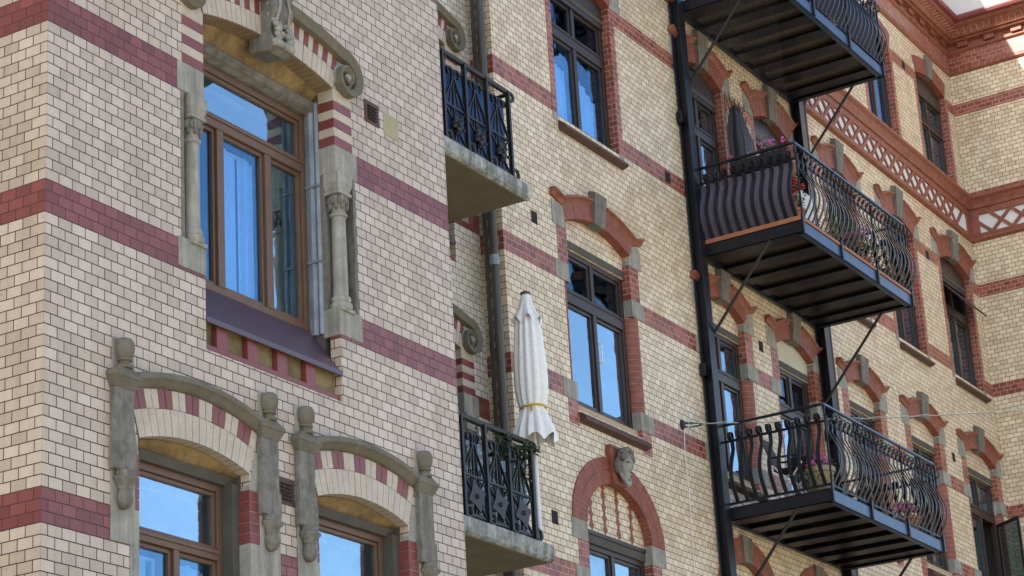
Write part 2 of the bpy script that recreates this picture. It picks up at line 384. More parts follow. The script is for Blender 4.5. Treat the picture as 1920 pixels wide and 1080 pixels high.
# ---------------- windows
def rect_frame(mb, xL, xR, z0, z1, y0, y1, t):
    mb.box(xL, xL+t, y0, y1, z0, z1); mb.box(xR-t, xR, y0, y1, z0, z1)
    mb.box(xL+t, xR-t, y0, y1, z0, z0+t); mb.box(xL+t, xR-t, y0, y1, z1-t, z1)
def window(parent, xL, xR, z0, z1, y, mat, transom, mulls, mullw=.9, ft=.9, sash=.55, curtain=None, mull_top=None, handle=False, skip=(), depth=6, gl=None, glassd=.55):
    gl = gl or (m_glass, m_glass)
    fr = MB(); rect_frame(fr, xL, xR, z0, z1, y, y+.9, ft)
    fo = None
    if transom:
        fr.box(xL+ft, xR-ft, y-.12, y+.9, transom[0], transom[1])
        fr.box(xL+ft, xR-ft, y-.28, y-.12, transom[1]-.45, transom[1]-.1)
    fo = fr.build('window', mat, parent, bevel=.05)
    rows = [(z0+ft, transom[0], mulls), (transom[1], z1-ft, mulls if mull_top is None else mull_top)] if transom else [(z0+ft, z1-ft, mulls)]
    for ri, (a, b, mu) in enumerate(rows):
        xs = [xL+ft]+[q for m_ in mu for q in (m_-mullw/2, m_+mullw/2)]+[xR-ft]
        for m_ in mu: MB().box(m_-mullw/2, m_+mullw/2, y-.06, y+.9, a, b).build('mullion', mat, fo, bevel=.05)
        for k in range(0, len(xs), 2):
            if (ri, k//2) in skip: continue
            sm = MB(); rect_frame(sm, xs[k]+.03, xs[k+1]-.03, a+.03, b-.03, y+.25, y+.8, sash)
            sm.build('sash', mat, fo, bevel=.04)
            if mat is m_wood:
                im = MB(); rect_frame(im, xs[k]+.35, xs[k+1]-.75, a+.5, b-.75, y+1.5, y+1.75, .3); im.build('inner_sash', m_white, fo)
            gm = MB(); e = sash-.05
            gm.box(xs[k]+e, xs[k+1]-e, y+glassd, y+glassd+.06, a+e, b-e); gm.build('pane', gl(ri, k//2) if callable(gl) else gl[ri], fo)
    if curtain:
        for (ca, cb, cz0, cz1, shape) in curtain:
            cm = MB(); n = 28; vs = []; fs = []
            for i in range(n+1):
                t = i/n; x = ca+(cb-ca)*t; yy = y+1.6+.16*math.sin(t*31)+.08*math.sin(t*70+1)
                top = cz1-(shape*(t if shape > 0 else t-1) if shape else 0)-.25*math.sin(t*9)
                vs += [(x, yy, cz0), (x, yy, top)]
            for i in range(n): fs.append((2*i, 2*i+2, 2*i+3, 2*i+1))
            cm.add(vs, fs); cm.build('curtain', m_curt, fo, smooth=True)
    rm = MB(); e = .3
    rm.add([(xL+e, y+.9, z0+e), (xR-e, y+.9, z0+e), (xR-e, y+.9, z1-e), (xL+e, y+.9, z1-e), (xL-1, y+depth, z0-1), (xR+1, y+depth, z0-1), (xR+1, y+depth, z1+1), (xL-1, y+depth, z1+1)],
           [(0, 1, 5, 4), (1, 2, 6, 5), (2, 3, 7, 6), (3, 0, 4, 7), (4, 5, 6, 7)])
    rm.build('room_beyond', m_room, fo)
    return fo

# ================= LEFT BUILDING =================
LB = thing('brick_building', 'grey-cream brick building with crimson bands and a projecting bay, filling the left', 'building', (32, 20, -ZG))
fA = arc_fn(12.0, 27.4, -35.35, 1.25); fB = arc_fn(38.0, 53.4, -35.35, 1.25)
fG = arc_fn(21.42, 42.8, 9.35, 1.35)
UP = 46.6
oG = [(21.42, -16.9), (21.42, 9.35)]+[fG(k/16) for k in range(1, 16)]+[(42.8, 9.35), (42.8, -16.9)]
panel = [(21.5, -24.8), (21.5, -16.95), (42.75, -16.95), (42.75, -24.8)]
shG = [(x, z) for x, z in oG]
big = [(21.45, -24.8), (21.42, -14.9), (18.1, -14.9), (18.1, -.1), (21.42, -.1)]+shG[1:-1]+[(42.8, -.1), (46.1, -.1), (46.1, -14.9), (42.8, -14.9), (42.78, -24.8)]
wall_xz('bay_wall', 0, 64.2, -ZG, 142, [opening(12, 27.4, -60, fA), opening(38, 53.4, -60, fB), big], 0, 1.25, m_brickL, LB)
s = MB(); s.add([(0, 40, -ZG), (0, 0, -ZG), (0, 0, 142), (0, 40, 142)], [(0, 1, 2, 3)]); s.add([(64.2, 0, -ZG), (64.2, 40, -ZG), (64.2, 40, 142), (64.2, 0, 142)], [(0, 1, 2, 3)]); s.build('bay_side_wall', m_brickL, LB)
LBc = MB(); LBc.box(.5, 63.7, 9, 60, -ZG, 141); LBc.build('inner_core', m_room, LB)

def volute(parent, cx, cz, y, side, f, toff, mat=m_stone):
    """scroll that ends the hood mould"""
    path = []
    for k in range(13):
        t = .5+.075+(.425)*k/12; p = f(t if side > 0 else 1-t, toff)
        path.append((p[0], p[1], .55))
    ex, ez, _ = path[-1]; dx = (ex-cx)*side; dz = ez-cz
    a0 = math.atan2(dz, dx); r0 = math.hypot(dx, dz); n = 52
    for k in range(1, n+1):
        u = k/n; a = a0-u*R(640); r = max(r0*(1-.93*u**.72), .25)
        path.append((cx+side*r*math.cos(a), cz+r*math.sin(a), .55-.28*min(1, u*1.3)))
    mb = MB(); n = len(path); rings = []
    for i in range(n):
        x, z, h = path[i]; xa, za, _ = path[max(i-1, 0)]; xb, zb, _ = path[min(i+1, n-1)]
        dx, dz = xb-xa, zb-za; l = math.hypot(dx, dz) or 1; nx, nz = -dz/l, dx/l
        u = i/n; pr = 1.15-.25*u
        rings.append([(x-nx*h, y, z-nz*h), (x+nx*h, y, z+nz*h), (x+nx*h, y-pr, z+nz*h), (x+nx*h*.4, y-pr-.12, z+nz*h*.4), (x-nx*h*.9, y-pr*.72, z-nz*h*.9)])
    vs = [p for q in rings for p in q]; fs = []
    for i in range(n-1):
        for k in range(5): fs.append((i*5+k, i*5+(k+1) % 5, i*5+5+(k+1) % 5, i*5+5+k))
    fs += [(0, 1, 2, 3, 4), tuple(range(n*5-1, n*5-6, -1))]
    mb.add(vs, fs)
    return mb.build('hood_scroll', m_hood, parent, smooth=True), path

def grand(parent, dx, dy, dz, full=True, left=True, wallmat=m_brickL):
    """tall window with striped jambs, colonnettes and a hooded flat arch"""
    xL, xR = 21.42+dx, 42.8+dx; zs = 9.35+dz; y = dy
    f = arc_fn(xL, xR, zs, 1.35)
    sides = ((-1, xL), (1, xR)) if left else ((1, xR),)
    top = MB(); pts = [f(k/20, .9) for k in range(21)]
    rg = ring(f, 0, 2.1, 28, y-.12, y+1.9, [m_cream], m_mortar, parent, name='arch_ring')
    ring(f, 2.1, 3.75, 28, y-.12, y+1.3, [m_cream, m_redL], m_mortar, rg[0], name='striped_ring')
    so = MB()
    for k in range(28):
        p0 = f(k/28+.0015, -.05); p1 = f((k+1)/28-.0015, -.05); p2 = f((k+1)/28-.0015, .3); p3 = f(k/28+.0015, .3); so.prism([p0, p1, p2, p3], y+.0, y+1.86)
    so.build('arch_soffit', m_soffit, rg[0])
    for sgn, xx in sides:
        cx = xx+sgn*1.85; cz = 11.0+dz
        volute(rg[0], cx, cz, y, sgn, f, 4.25)
        d = MB(); d.prism([(cx+1.75*math.cos(t*math.pi/12), cz+1.75*math.sin(t*math.pi/12)) for t in range(24)], y-.28, y+.05)
        d.build('scroll_disc', m_stoneL, rg[0], bevel=.05)
        d = MB(); d.ball((cx, y-.7, cz), .5, sc=(1, .8, 1)); d.build('scroll_eye', m_stoneL, rg[0], smooth=True)
    if full:
        kx = (xL+xR)/2
        k = MB()        # carved console keystone
        prof = [(0, 15.9), (-1.9, 15.9), (-2.0, 15.2), (-1.6, 14.6), (-1.95, 13.8), (-1.9, 12.9), (-1.35, 12.0), (-1.1, 11.0), (-1.5, 10.2), (-1.75, 9.6), (-1.5, 9.0), (-.9, 8.7), (0, 8.9), (1.5, 9.1), (1.5, 15.9)]
        k.prismx([(y+a, z+dz) for a, z in prof], kx-1.5, kx+1.5); ko = k.build('keystone', m_stone, parent, bevel=.12)
        lf = MB()
        for q in range(26):   # acanthus leaves up its face
            t = q/25; a = -1.25-.55*math.sin(t*7); z = 9.4+t*6.0
            for sx in (-1, 1):
                lf.ball((kx+sx*(.35+.8*abs(math.sin(q*1.9))), y+a-.15, z+dz), .42, 7, 5, (1.1, .7, .8))
        lf.tube([(kx-1.1, y-1.8, 10.0+dz), (kx-1.0, y-1.5, 11.5+dz), (kx-.8, y-2.05, 13.5+dz), (kx-.6, y-1.9, 15+dz)], .16, 6)
        lf.tube([(kx+1.1, y-1.8, 10.0+dz), (kx+1.0, y-1.5, 11.5+dz), (kx+.8, y-2.05, 13.5+dz), (kx+.6, y-1.9, 15+dz)], .16, 6)
        lf.tube([(kx-1.45, y-1.75, 9.5+dz), (kx+1.45, y-1.75, 9.5+dz)], .42, 8)
        lf.build('acanthus_carving', m_stoneL, ko, smooth=True)
        MB().box(kx-1.9, kx+1.9, y-2.2, y+.3, 15.9+dz, 16.8+dz).build('keystone_cap', m_stone, ko, bevel=.1)
    # striped jambs, impost block, colonnette, base block
    for sgn, xx in sides:
        a, b = (xx, xx+3.15*sgn) if sgn > 0 else (xx+3.15*sgn, xx)
        for z0, z1, mt in [(8.05, 9.4, m_cream), (7, 8, m_redL), (6, 7, m_cream), (5, 6, m_redL), (4, 5, m_cream), (3, 4, m_redL)]:
            MB().box(a-(.03 if sgn > 0 else 0), b+(0 if sgn > 0 else .03), y-.07, y+1.9, z0+dz+.03, z1+dz-.02).build('jamb_stripe', mt, parent, bevel=.04)
        MB().box(min(xx, xx+sgn*3.15)+.1, max(xx, xx+sgn*3.15)-.1, y+.02, y+1.8, 3+dz, 9.4+dz).build('mortar_bed', m_mortar, parent)
        a, b = (xx-.05, xx+3.85) if sgn > 0 else (xx-3.85, xx+.05)
        MB().box(a, b, y-.09, y+2.0, .0+dz, 3.0+dz).build('impost_block', m_stoneL, parent, bevel=.06)
        MB().box(a, b, y-.09, y+2.0, -17.7+dz, -14.8+dz).build('base_block', m_stoneL, parent, bevel=.06)
        cxx = xx+sgn*1.15
        nb = MB(); nb.box(min(xx, xx+sgn*3.4), max(xx, xx+sgn*3.4), y+1.5, y+2.2, -14.8+dz, 0+dz)
        e = xx+sgn*3.4; nb.box(min(e, e-sgn*.45), max(e, e-sgn*.45), y-.05, y+1.5, -14.8+dz, 0+dz)
        nb.build('niche_back', m_stone, parent)
        cyy = y+.6
        cm = MB(); cm.lathe([(1.05, -14.8+dz), (1.15, -14.5+dz), (1.15, -14.2+dz), (.9, -14.0+dz), (1.05, -13.7+dz), (.98, -13.45+dz), (.78, -13.3+dz), (.76, -8+dz), (.72, -5.0+dz), (.72, -4.75+dz), (.92, -4.65+dz), (.95, -4.4+dz), (.75, -4.3+dz), (.70, -4.2+dz), (.82, -3.4+dz), (.98, -2.7+dz), (.9, -2.4+dz)], cxx, cyy, 20)
        co = cm.build('colonnette', m_stoneL, parent, smooth=True)
        cp = MB()
        for q in range(8):
            t = q*math.pi/4; cp.ball((cxx+.86*math.cos(t), cyy+.86*math.sin(t), -2.9+dz), .33, 7, 5, (1, 1, 1.6)); cp.ball((cxx+.9*math.cos(t+.4), cyy+.9*math.sin(t+.4), -3.6+dz), .25, 7, 5, (1, 1, 1.5))
        cp.build('capital_leaves', m_stone, co, smooth=True)
        ab = MB(); ab.box(cxx-1.15, cxx+1.15, cyy-1.0, cyy+1.0, -2.35+dz, -2.0+dz)
        ab.hexa([(cxx-.95, cyy-.8, -2.0+dz), (cxx+.95, cyy-.8, -2.0+dz), (cxx+.95, cyy+.9, -2.0+dz), (cxx-.95, cyy+.9, -2.0+dz)], [(cxx-1.2, cyy-1.05, -1.2+dz), (cxx+1.2, cyy-1.05, -1.2+dz), (cxx+1.2, cyy+.9, -1.2+dz), (cxx-1.2, cyy+.9, -1.2+dz)])
        ab.box(cxx-1.2, cxx+1.2, cyy-1.05, cyy+.9, -1.2+dz, 0.0+dz); ab.build('abacus', m_stoneL, co, bevel=.05)
        MB().box(cxx-1.15, cxx+1.15, cyy-.95, cyy+.9, -15.1+dz, -14.7+dz).build('column_plinth', m_stoneL, co, bevel=.05)
        # zinc-clad inner jamb and quoin bricks under the base block
        zj = MB(); q0 = xx-sgn*.02
        zz = [(1.95, 0), (2.25, .22), (2.6, .02), (2.95, .25), (3.7, .05)]
        for (ya, oa), (yb, ob) in zip(zz, zz[1:]):
            zj.add([(q0-sgn*oa, y+ya, -17.2+dz), (q0-sgn*ob, y+yb, -17.2+dz), (q0-sgn*ob, y+yb, 8.3+dz), (q0-sgn*oa, y+ya, 8.3+dz)], [(0, 1, 2, 3)])
        for zc_ in (-1.2, -9.5):
            zj.box(min(q0, q0-sgn*.35), max(q0, q0-sgn*.35), y+1.9, y+3.6, zc_+dz, zc_+dz+.25)
        zj.build('zinc_jamb_lining', m_zinc, parent)
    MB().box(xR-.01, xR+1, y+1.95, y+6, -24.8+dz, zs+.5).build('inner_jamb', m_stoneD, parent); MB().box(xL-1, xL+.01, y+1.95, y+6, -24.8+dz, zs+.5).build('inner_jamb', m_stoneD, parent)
    # stained plaster head and stone lintel inside the opening
    h = MB(); pl = []
    for k in range(17):
        x, z = f(k/16, -.02); pl.append((x, z))
    for i in range(16):
        (xa, za), (xb, zb) = pl[i], pl[i+1]
        h.add([(xa, y+1.85, za), (xb, y+1.85, zb), (xb, y+3.0, zs-.9), (xa, y+3.0, zs-.9)], [(0, 1, 2, 3)])
    h.build('stained_plaster_head', m_plaster, parent, smooth=True)
    l = MB(); l.prismx([(y+2.4, zs-.9), (y+2.2, zs-1.2), (y+2.5, zs-1.5), (y+2.7, zs-1.75), (y+2.5, zs-1.9), (y+3.3, zs-2.2), (y+4.5, zs-2.2), (y+4.5, zs-.9)], xL+.02, xR-.02)
    l.build('moulded_lintel', m_stone, parent)
    cur = None
    if full:
        window(parent, xL+.1, xR-.08, -16.6+dz, zs-2.2, y+3.7, m_wood, (.6+dz, 1.9+dz), [28.6+dx, 36.3+dx], mullw=1.05, ft=.7, sash=.36, mull_top=[],
               curtain=[(29.4+dx, 32.8+dx, -15.5+dz, -.2+dz, 0), (33.4+dx, 35.6+dx, -15.5+dz, -.2+dz, 0), (21.8+dx, 24.6+dx, -15.5+dz, -.2+dz, 0), (37.6+dx, 39.3+dx, -15.5+dz, -.2+dz, 0)], gl=lambda ri, k: m_glassM if (ri, k) in ((0, 1), (0, 0)) else m_glass, depth=14)
    else:
        window(parent, xL+.1, xR-.08, -16.6+dz, zs-2.2, y+3.7, m_wood, (.6+dz, 1.9+dz), [28.6+dx, 36.3+dx], mullw=1.05, ft=.7, sash=.36, mull_top=[], depth=14)
    if False:
        tri = MB(); tri.hexa([(30.0+dx, y+5.2, -15.5), (35.6+dx, y+5.2, -15.5), (35.6+dx, y+5.3, -15.5), (30.0+dx, y+5.3, -15.5)], [(33.2+dx, y+5.2, -2.2), (33.6+dx, y+5.2, -2.2), (33.6+dx, y+5.3, -2.2), (33.2+dx, y+5.3, -2.2)]); tri.build('gathered_curtain', m_curt, parent)
    # steep sheet-metal sill over a dentilled panel
    sm = MB()
    q = [(xL+.02, y+3.8, -16.5+dz), (xR-.02, y+3.8, -16.5+dz), (xR-.02, y-.05, -21.75+dz), (xL+.02, y-.05, -21.75+dz)]
    q2 = [(a, b+.15, c-.35) for a, b, c in q]
    sm.hexa(q, q2); sm.box(xL+.02, xR-.02, y-.16, y-.02, -22.15+dz, -21.6+dz); sm.build('sheet_metal_sill', m_purple, parent, bevel=.04)
    MB().box(xL, xR, y+.95, y+1.3, -24.9+dz, -21.3+dz).build('sill_panel', m_panel, parent)
    
    dt = MB()
    for k in range(4): dt.box(xL+2.0+k*4.6, xL+3.6+k*4.6, y+.3, y+.97, -24.2+dz, -21.75+dz)
    dt.box(xL+.02, xR-.02, y+.28, y+.97, -24.9+dz, -24.1+dz)
    dt.build('sill_dentils', m_redL, parent, bevel=.05)
grand(LB, 0, 0, 0)

def small_window(dx, tops):
    xL, xR = 12.0+dx, 27.4+dx; f = arc_fn(xL, xR, -35.35, 1.25); y = 0
    rg = ring(f, 0, 2.5, 17, y-.1, y+1.2, [m_cream], m_mortar, LB, name='arch_ring')
    ring(f, 2.5, 4.25, 19, y-.1, y+.9, [m_redL, m_cream], m_mortar, rg[0], group=2, name='striped_ring')
    hd = MB(); n = 24          # hood mould, moulded section
    sec = [(0, 4.3), (-.25, 4.3), (-.5, 4.55), (-.75, 4.85), (-1.0, 5.0), (-1.05, 5.35), (-.9, 5.55), (0, 5.75)]
    for i in range(n+1):
        t = i/n
        for a, o in sec: x, z = f(.03+.94*t, o); hd.v.append((x, y+a, z))
    m = len(sec)
    for i in range(n):
        for k in range(m-1): hd.f.append((i*m+k, i*m+k+1, i*m+m+k+1, i*m+m+k))
    hd.build('hood_mould', m_hood, rg[0], smooth=True)
    for sgn, xx in ((-1, xL), (1, xR)):
        a, b = (xx-.03, xx+1.2) if sgn > 0 else (xx-1.2, xx+.03)
        for k in range(6):
            MB().box(a, b+(1.0 if sgn > 0 else 0)-(0), y-.07, y+1.2, -37.83-k+.03+(.0), -36.87-k-.0).build('quoin_brick', m_redL if k < 5 else m_stoneL, LB, bevel=.04) if k < 5 else None
        MB().box(a, b+(1.5 if sgn > 0 else 0), y-.08, y+1.25, -52, -41.85).build('jamb_stone', m_stoneL, LB, bevel=.06)
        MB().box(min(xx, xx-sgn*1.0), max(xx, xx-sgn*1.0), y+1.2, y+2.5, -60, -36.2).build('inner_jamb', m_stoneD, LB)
        MB().prism([(xx-sgn*.02, -36.85), (xx+sgn*2.3, -36.85), (xx+sgn*2.3, -33), (xx+sgn*.9, -33.2)], y-.04, y+1.1).build('skewback', m_stoneL, LB, bevel=.04)
    h = MB(); pl = [f(k/16, -.02) for k in range(17)]
    for i in range(16):
        (xa, za), (xb, zb) = pl[i], pl[i+1]; h.add([(xa, y+1.15, za), (xb, y+1.15, zb), (xb, y+2.2, -35.5), (xa, y+2.2, -35.5)], [(0, 1, 2, 3)])
    h.build('stained_plaster_head', m_plaster, LB, smooth=True)
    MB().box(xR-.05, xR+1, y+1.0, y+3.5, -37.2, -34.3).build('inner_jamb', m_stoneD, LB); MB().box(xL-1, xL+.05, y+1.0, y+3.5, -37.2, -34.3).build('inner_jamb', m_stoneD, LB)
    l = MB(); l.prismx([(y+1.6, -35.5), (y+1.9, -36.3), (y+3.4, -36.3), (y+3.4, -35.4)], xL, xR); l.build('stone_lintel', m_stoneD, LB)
    window(LB, xL+1.0, xR-1.0, -60, -36.3, y+2.4, m_wood, (-43.4, -42.4), [19.9+dx], mullw=.8, ft=.65, sash=.36, mull_top=[], depth=10,
           curtain=[(14+dx, 17.5+dx, -58, -44.2, 0), (21+dx, 25.4+dx, -58, -44.2, 0)], gl=lambda ri, k: m_glassM if ri == 0 else m_glass)
small_window(0, 0); small_window(26.0, 0)

def pilaster(cx):
    y = 0; po = MB().box(cx-1.25, cx+1.25, y-.6, y+.2, -37.2, -31.5).build('pilaster', m_stone, LB, bevel=.02)
    MB().box(cx-1.0, cx+1.75, y-.16, y+.1, -31.2, -27.0).build('back_plate', m_stoneL, po, bevel=.04)
    MB().box(cx-1.15, cx+1.9, y-.13, y+.1, -45.0, -38.5).build('tail_plate', m_stoneL, po, bevel=.04)
    MB().box(cx-1.38, cx+1.38, y-.75, y+.1, -38.9, -36.6).build('lower_block', m_stone, po, bevel=.02)
    a = MB(); a.hexa([(cx-1.3, y-.65, -31.6), (cx+1.3, y-.65, -31.6), (cx+1.3, y+.1, -31.6), (cx-1.3, y+.1, -31.6)], [(cx-1.75, y-1.05, -30.7), (cx+1.75, y-1.05, -30.7), (cx+1.75, y+.1, -30.7), (cx-1.75, y+.1, -30.7)])
    a.box(cx-1.8, cx+1.8, y-1.1, y+.1, -30.7, -30.3); a.hexa([(cx-1.75, y-1.05, -30.3), (cx+1.75, y-1.05, -30.3), (cx+1.75, y+.1, -30.3), (cx-1.75, y+.1, -30.3)], [(cx-.6, y-.8, -29.6), (cx+.6, y-.8, -29.6), (cx+.6, y+.1, -29.6), (cx-.6, y+.1, -29.6)])
    a.build('pilaster_cap', m_hood, po, bevel=.025)
    b = MB(); b.lathe([(.75, -29.8), (.8, -29.55), (.5, -29.4), (.5, -29.2), (.72, -29.1), (.72, -28.95), (.6, -28.9), (.84, -28.5), (.93, -28.0), (.88, -27.5), (.68, -27.15), (.3, -27.0)], cx+.1, y-.45, 18)
    b.build('ball_finial', m_hood, po, smooth=True)
    c = MB(); c.lathe([(.2, -42.2), (.5, -42.05), (.74, -41.6), (.76, -41.2), (.62, -40.75), (.62, -40.65), (.68, -40.55), (.62, -40.45)], cx+.15, y-.45, 18)
    c.lathe([(.75, -40.5), (.75, -40.2), (1.2, -39.8), (1.2, -39.5), (.95, -39.4), (.95, -38.9)], cx+.15, y-.4, 6)
    c.build('pendant', m_stone, po, smooth=True)
for cx in (9.5, 29.95, 35.7, 56.2): pilaster(cx)

def vent(x0, z1, x1, z0, y, parent):
    vo = MB().box(x0, x1, y-.08, y+.1, z0, z1).build('vent', m_vent, parent, bevel=.03)
    lv = MB()
    for k in range(5):
        z = z0+(z1-z0)*(.2+.14*k); lv.hexa([(x0+.55, y-.1, z), (x1-.5, y-.1, z), (x1-.5, y-.1, z+.12), (x0+.55, y-.1, z+.12)], [(x0+.55, y-.26, z-.1), (x1-.5, y-.26, z-.1), (x1-.5, y-.26, z+.02), (x0+.55, y-.26, z+.02)])
    lv.build('louvre', m_black, vo)
vent(48.5, 10.35, 51.2, 7.75, 0, LB); vent(31.6, -34.6, 34.3, -37.2, 0, LB)
MB().box(52.1, 54.9, -.04, .05, 7.5, 10.1).build('render_patch', m_olive, LB)

# recessed wing of the left building behind the stone balconies
rx = 78.4
ho = []
for dz in (-.35, UP):
    f = arc_fn(21.42+rx, 42.8+rx, 9.35+dz, 1.35)
    ho.append([(21.45+rx, -24.8+dz), (21.42+rx, 9.35+dz)]+[f(k/12) for k in range(1, 12)]+[(42.8+rx, 9.35+dz), (42.8+rx, -.1+dz), (46.1+rx, -.1+dz), (46.1+rx, -14.9+dz), (42.8+rx, -14.9+dz), (42.78+rx, -24.8+dz)])
f3 = arc_fn(21.42+rx, 42.8+rx, 9.35-47.5, 1.35)
wall_xz('recess_wall', 63.6, 128.3, -ZG, 142, ho, YR, 1.25, m_recess, LB)
wall_xz('far_recess_wall', -260, .4, -ZG, 142, [], YR, 1.0, m_recess, LB)
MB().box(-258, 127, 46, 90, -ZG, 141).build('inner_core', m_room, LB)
grand(LB, rx, YR, -.35, full=False, left=False); grand(LB, rx, YR, UP, full=False, left=False)
ev = MB(); ev.box(-262, 128, YR-6, 92, 141, 143); ev.box(-2.5, 66.5, -6, 50, 141, 143.5); ev.build('sun_block_eaves', m_mould, LB)  # unseen eaves, their overhang added to block the sun
rf = MB(); rf.box(-258, 126, YR+1, 88, 143, 181); rf.box(2, 62, 1, 60, 143.5, 181); rf.build('roof_and_sun_block', m_roof, LB)  # unseen roof masses, added to keep the sun off this building

# ================= RIGHT BUILDING =================
RB = thing('brick_building', 'yellow-cream brick building with orange-red bands and black steel balconies, filling the right', 'building', (240, 40, -ZG))
WX = [(146.7, 166.4), (192.7, 208.0), (221.5, 236.9), (252.7, 268.1), (283.7, 299.3), (314.9, 332.7)]
holes = []; specs = []
for i, (a, b) in enumerate(WX):
    f1 = arc_fn(a, b, 35.2, 2.2); holes.append([(a, 5.2), (a, 9.46), (a-1.58, 9.46), (a-1.58, 25.1), (a, 25.1)]+[f1(k/14, .5) for k in range(15)]+[(b, 25.1), (b+1.58, 25.1), (b+1.58, 9.46), (b, 9.46), (b, 5.2)])
    f2 = arc_fn(a, b, 79.3, 2.1); holes.append([(a, 52.7)]+[f2(k/14, .5) for k in range(15)]+[(b, 52.7)])
    f3 = arc_fn(a, b, 124.2, 1.5); holes.append([(a, 100.9)]+[f3(k/14, .5) for k in range(15)]+[(b, 100.9)])
    if i == 0: f0 = ell_fn(a, b, -11.7, 7.4)
    else: f0 = ell_fn(a, b, -14.5, 6.0)
    holes.append([(a, -60)]+[f0(k/18, .5) for k in range(19)]+[(b, -60)])
    specs.append((f0, f1, f2, f3))
wall_xz('facade_wall', 128, XE, -ZG, 133, holes, YM, 1.5, m_brickM, RB)
s = MB(); s.add([(128, 60, -ZG), (128, YM, -ZG), (128, YM, 141), (128, 60, 141)], [(0, 1, 2, 3)])
s.build('return_wall', m_brickM, RB)
s = MB(); s.add([(XE, YM+2, -ZG), (XE, -14, -ZG), (XE, -14, 133), (XE, YM+2, 133)], [(0, 1, 2, 3)]); s.build('wing_wall', m_brickM, RB)
MB().box(129, 337, 41, 90, -ZG, 141).build('inner_core', m_room, RB)
MB().box(XE+.2, XE+60, -14, 80, -ZG, 141).build('wing_core', m_room, RB)

def quoins(x0, x1, z0, z1, y, mat, name='quoin_strip', wrap=0):
    # wrap the jamb: front face plus return into the opening
    return MB().box(x0, x1, y-.05, y+1.45, z0, z1).build(name, mat, RB, bevel=.03)
def hood(f, zt, xL, xR, keyhw, parent, off, flare=4.4):
    """moulded hood following the arch and sweeping out flat at both ends, broken by the keystone"""
    c = (xL+xR)/2
    for sg in (-1, 1):
        path = []
        for k in range(13):
            t = .5+(.5-keyhw/(xR-xL))*(k/12)*1.0+keyhw/(xR-xL)
            t = min(t, 1.0); x, z = f(t, off)
            path.append((x, z))
        ex, ez = path[-1]
        for k in range(1, 6):
            u = k/5; path.append((ex+(xR+flare-ex)*u, ez+(zt-ez)*min(1, u*1.15)+.45*u*u))
        if sg < 0: path = [(2*c-x, z) for x, z in path]
        sec = [(.0, -.02), (-.35, 0), (-.45, .18), (-.75, .5), (-1.15, .72), (-1.2, .98), (-1.05, 1.1), (0, 1.35)]
        mb = MB(); m = len(sec)
        for i, (x, z) in enumerate(path):
            xa, za = path[max(i-1, 0)]; xb, zb = path[min(i+1, len(path)-1)]
            dx, dz = (xb-xa)*sg, (zb-za)*sg; l = math.hypot(dx, dz); nx, nz = -dz/l, dx/l
            for a, o in sec: mb.v.append((x+nx*o, YM+a, z+nz*o))
        n = len(path)
        for i in range(n-1):
            for k in range(m-1): mb.f.append((i*m+k, i*m+k+1, i*m+m+k+1, i*m+m+k))
        mb.f.append(tuple(range(m))); mb.f.append(tuple(range(n*m-m, n*m)))
        mb.build('hood_mould', m_mould, parent)
        # joints between the moulded bricks
        jt = MB()
        for i in range(1, n-1, 1):
            x, z = path[i]; jt.box(x-.035, x+.035, YM-.42, YM, z+.02, z+.2)
def keystone(xc, hw0, hw1, z0, z1, p0, p1, parent):
    k = MB(); y = YM
    k.hexa([(xc-hw0, y-p0, z0), (xc+hw0, y-p0, z0), (xc+hw0, y+.9, z0), (xc-hw0, y+.9, z0)], [(xc-hw1, y-p1, z1), (xc+hw1, y-p1, z1), (xc+hw1, y+.2, z1+.5), (xc-hw1, y+.2, z1+.5)])
    return k.build('keystone', m_stone, parent, bevel=.08)
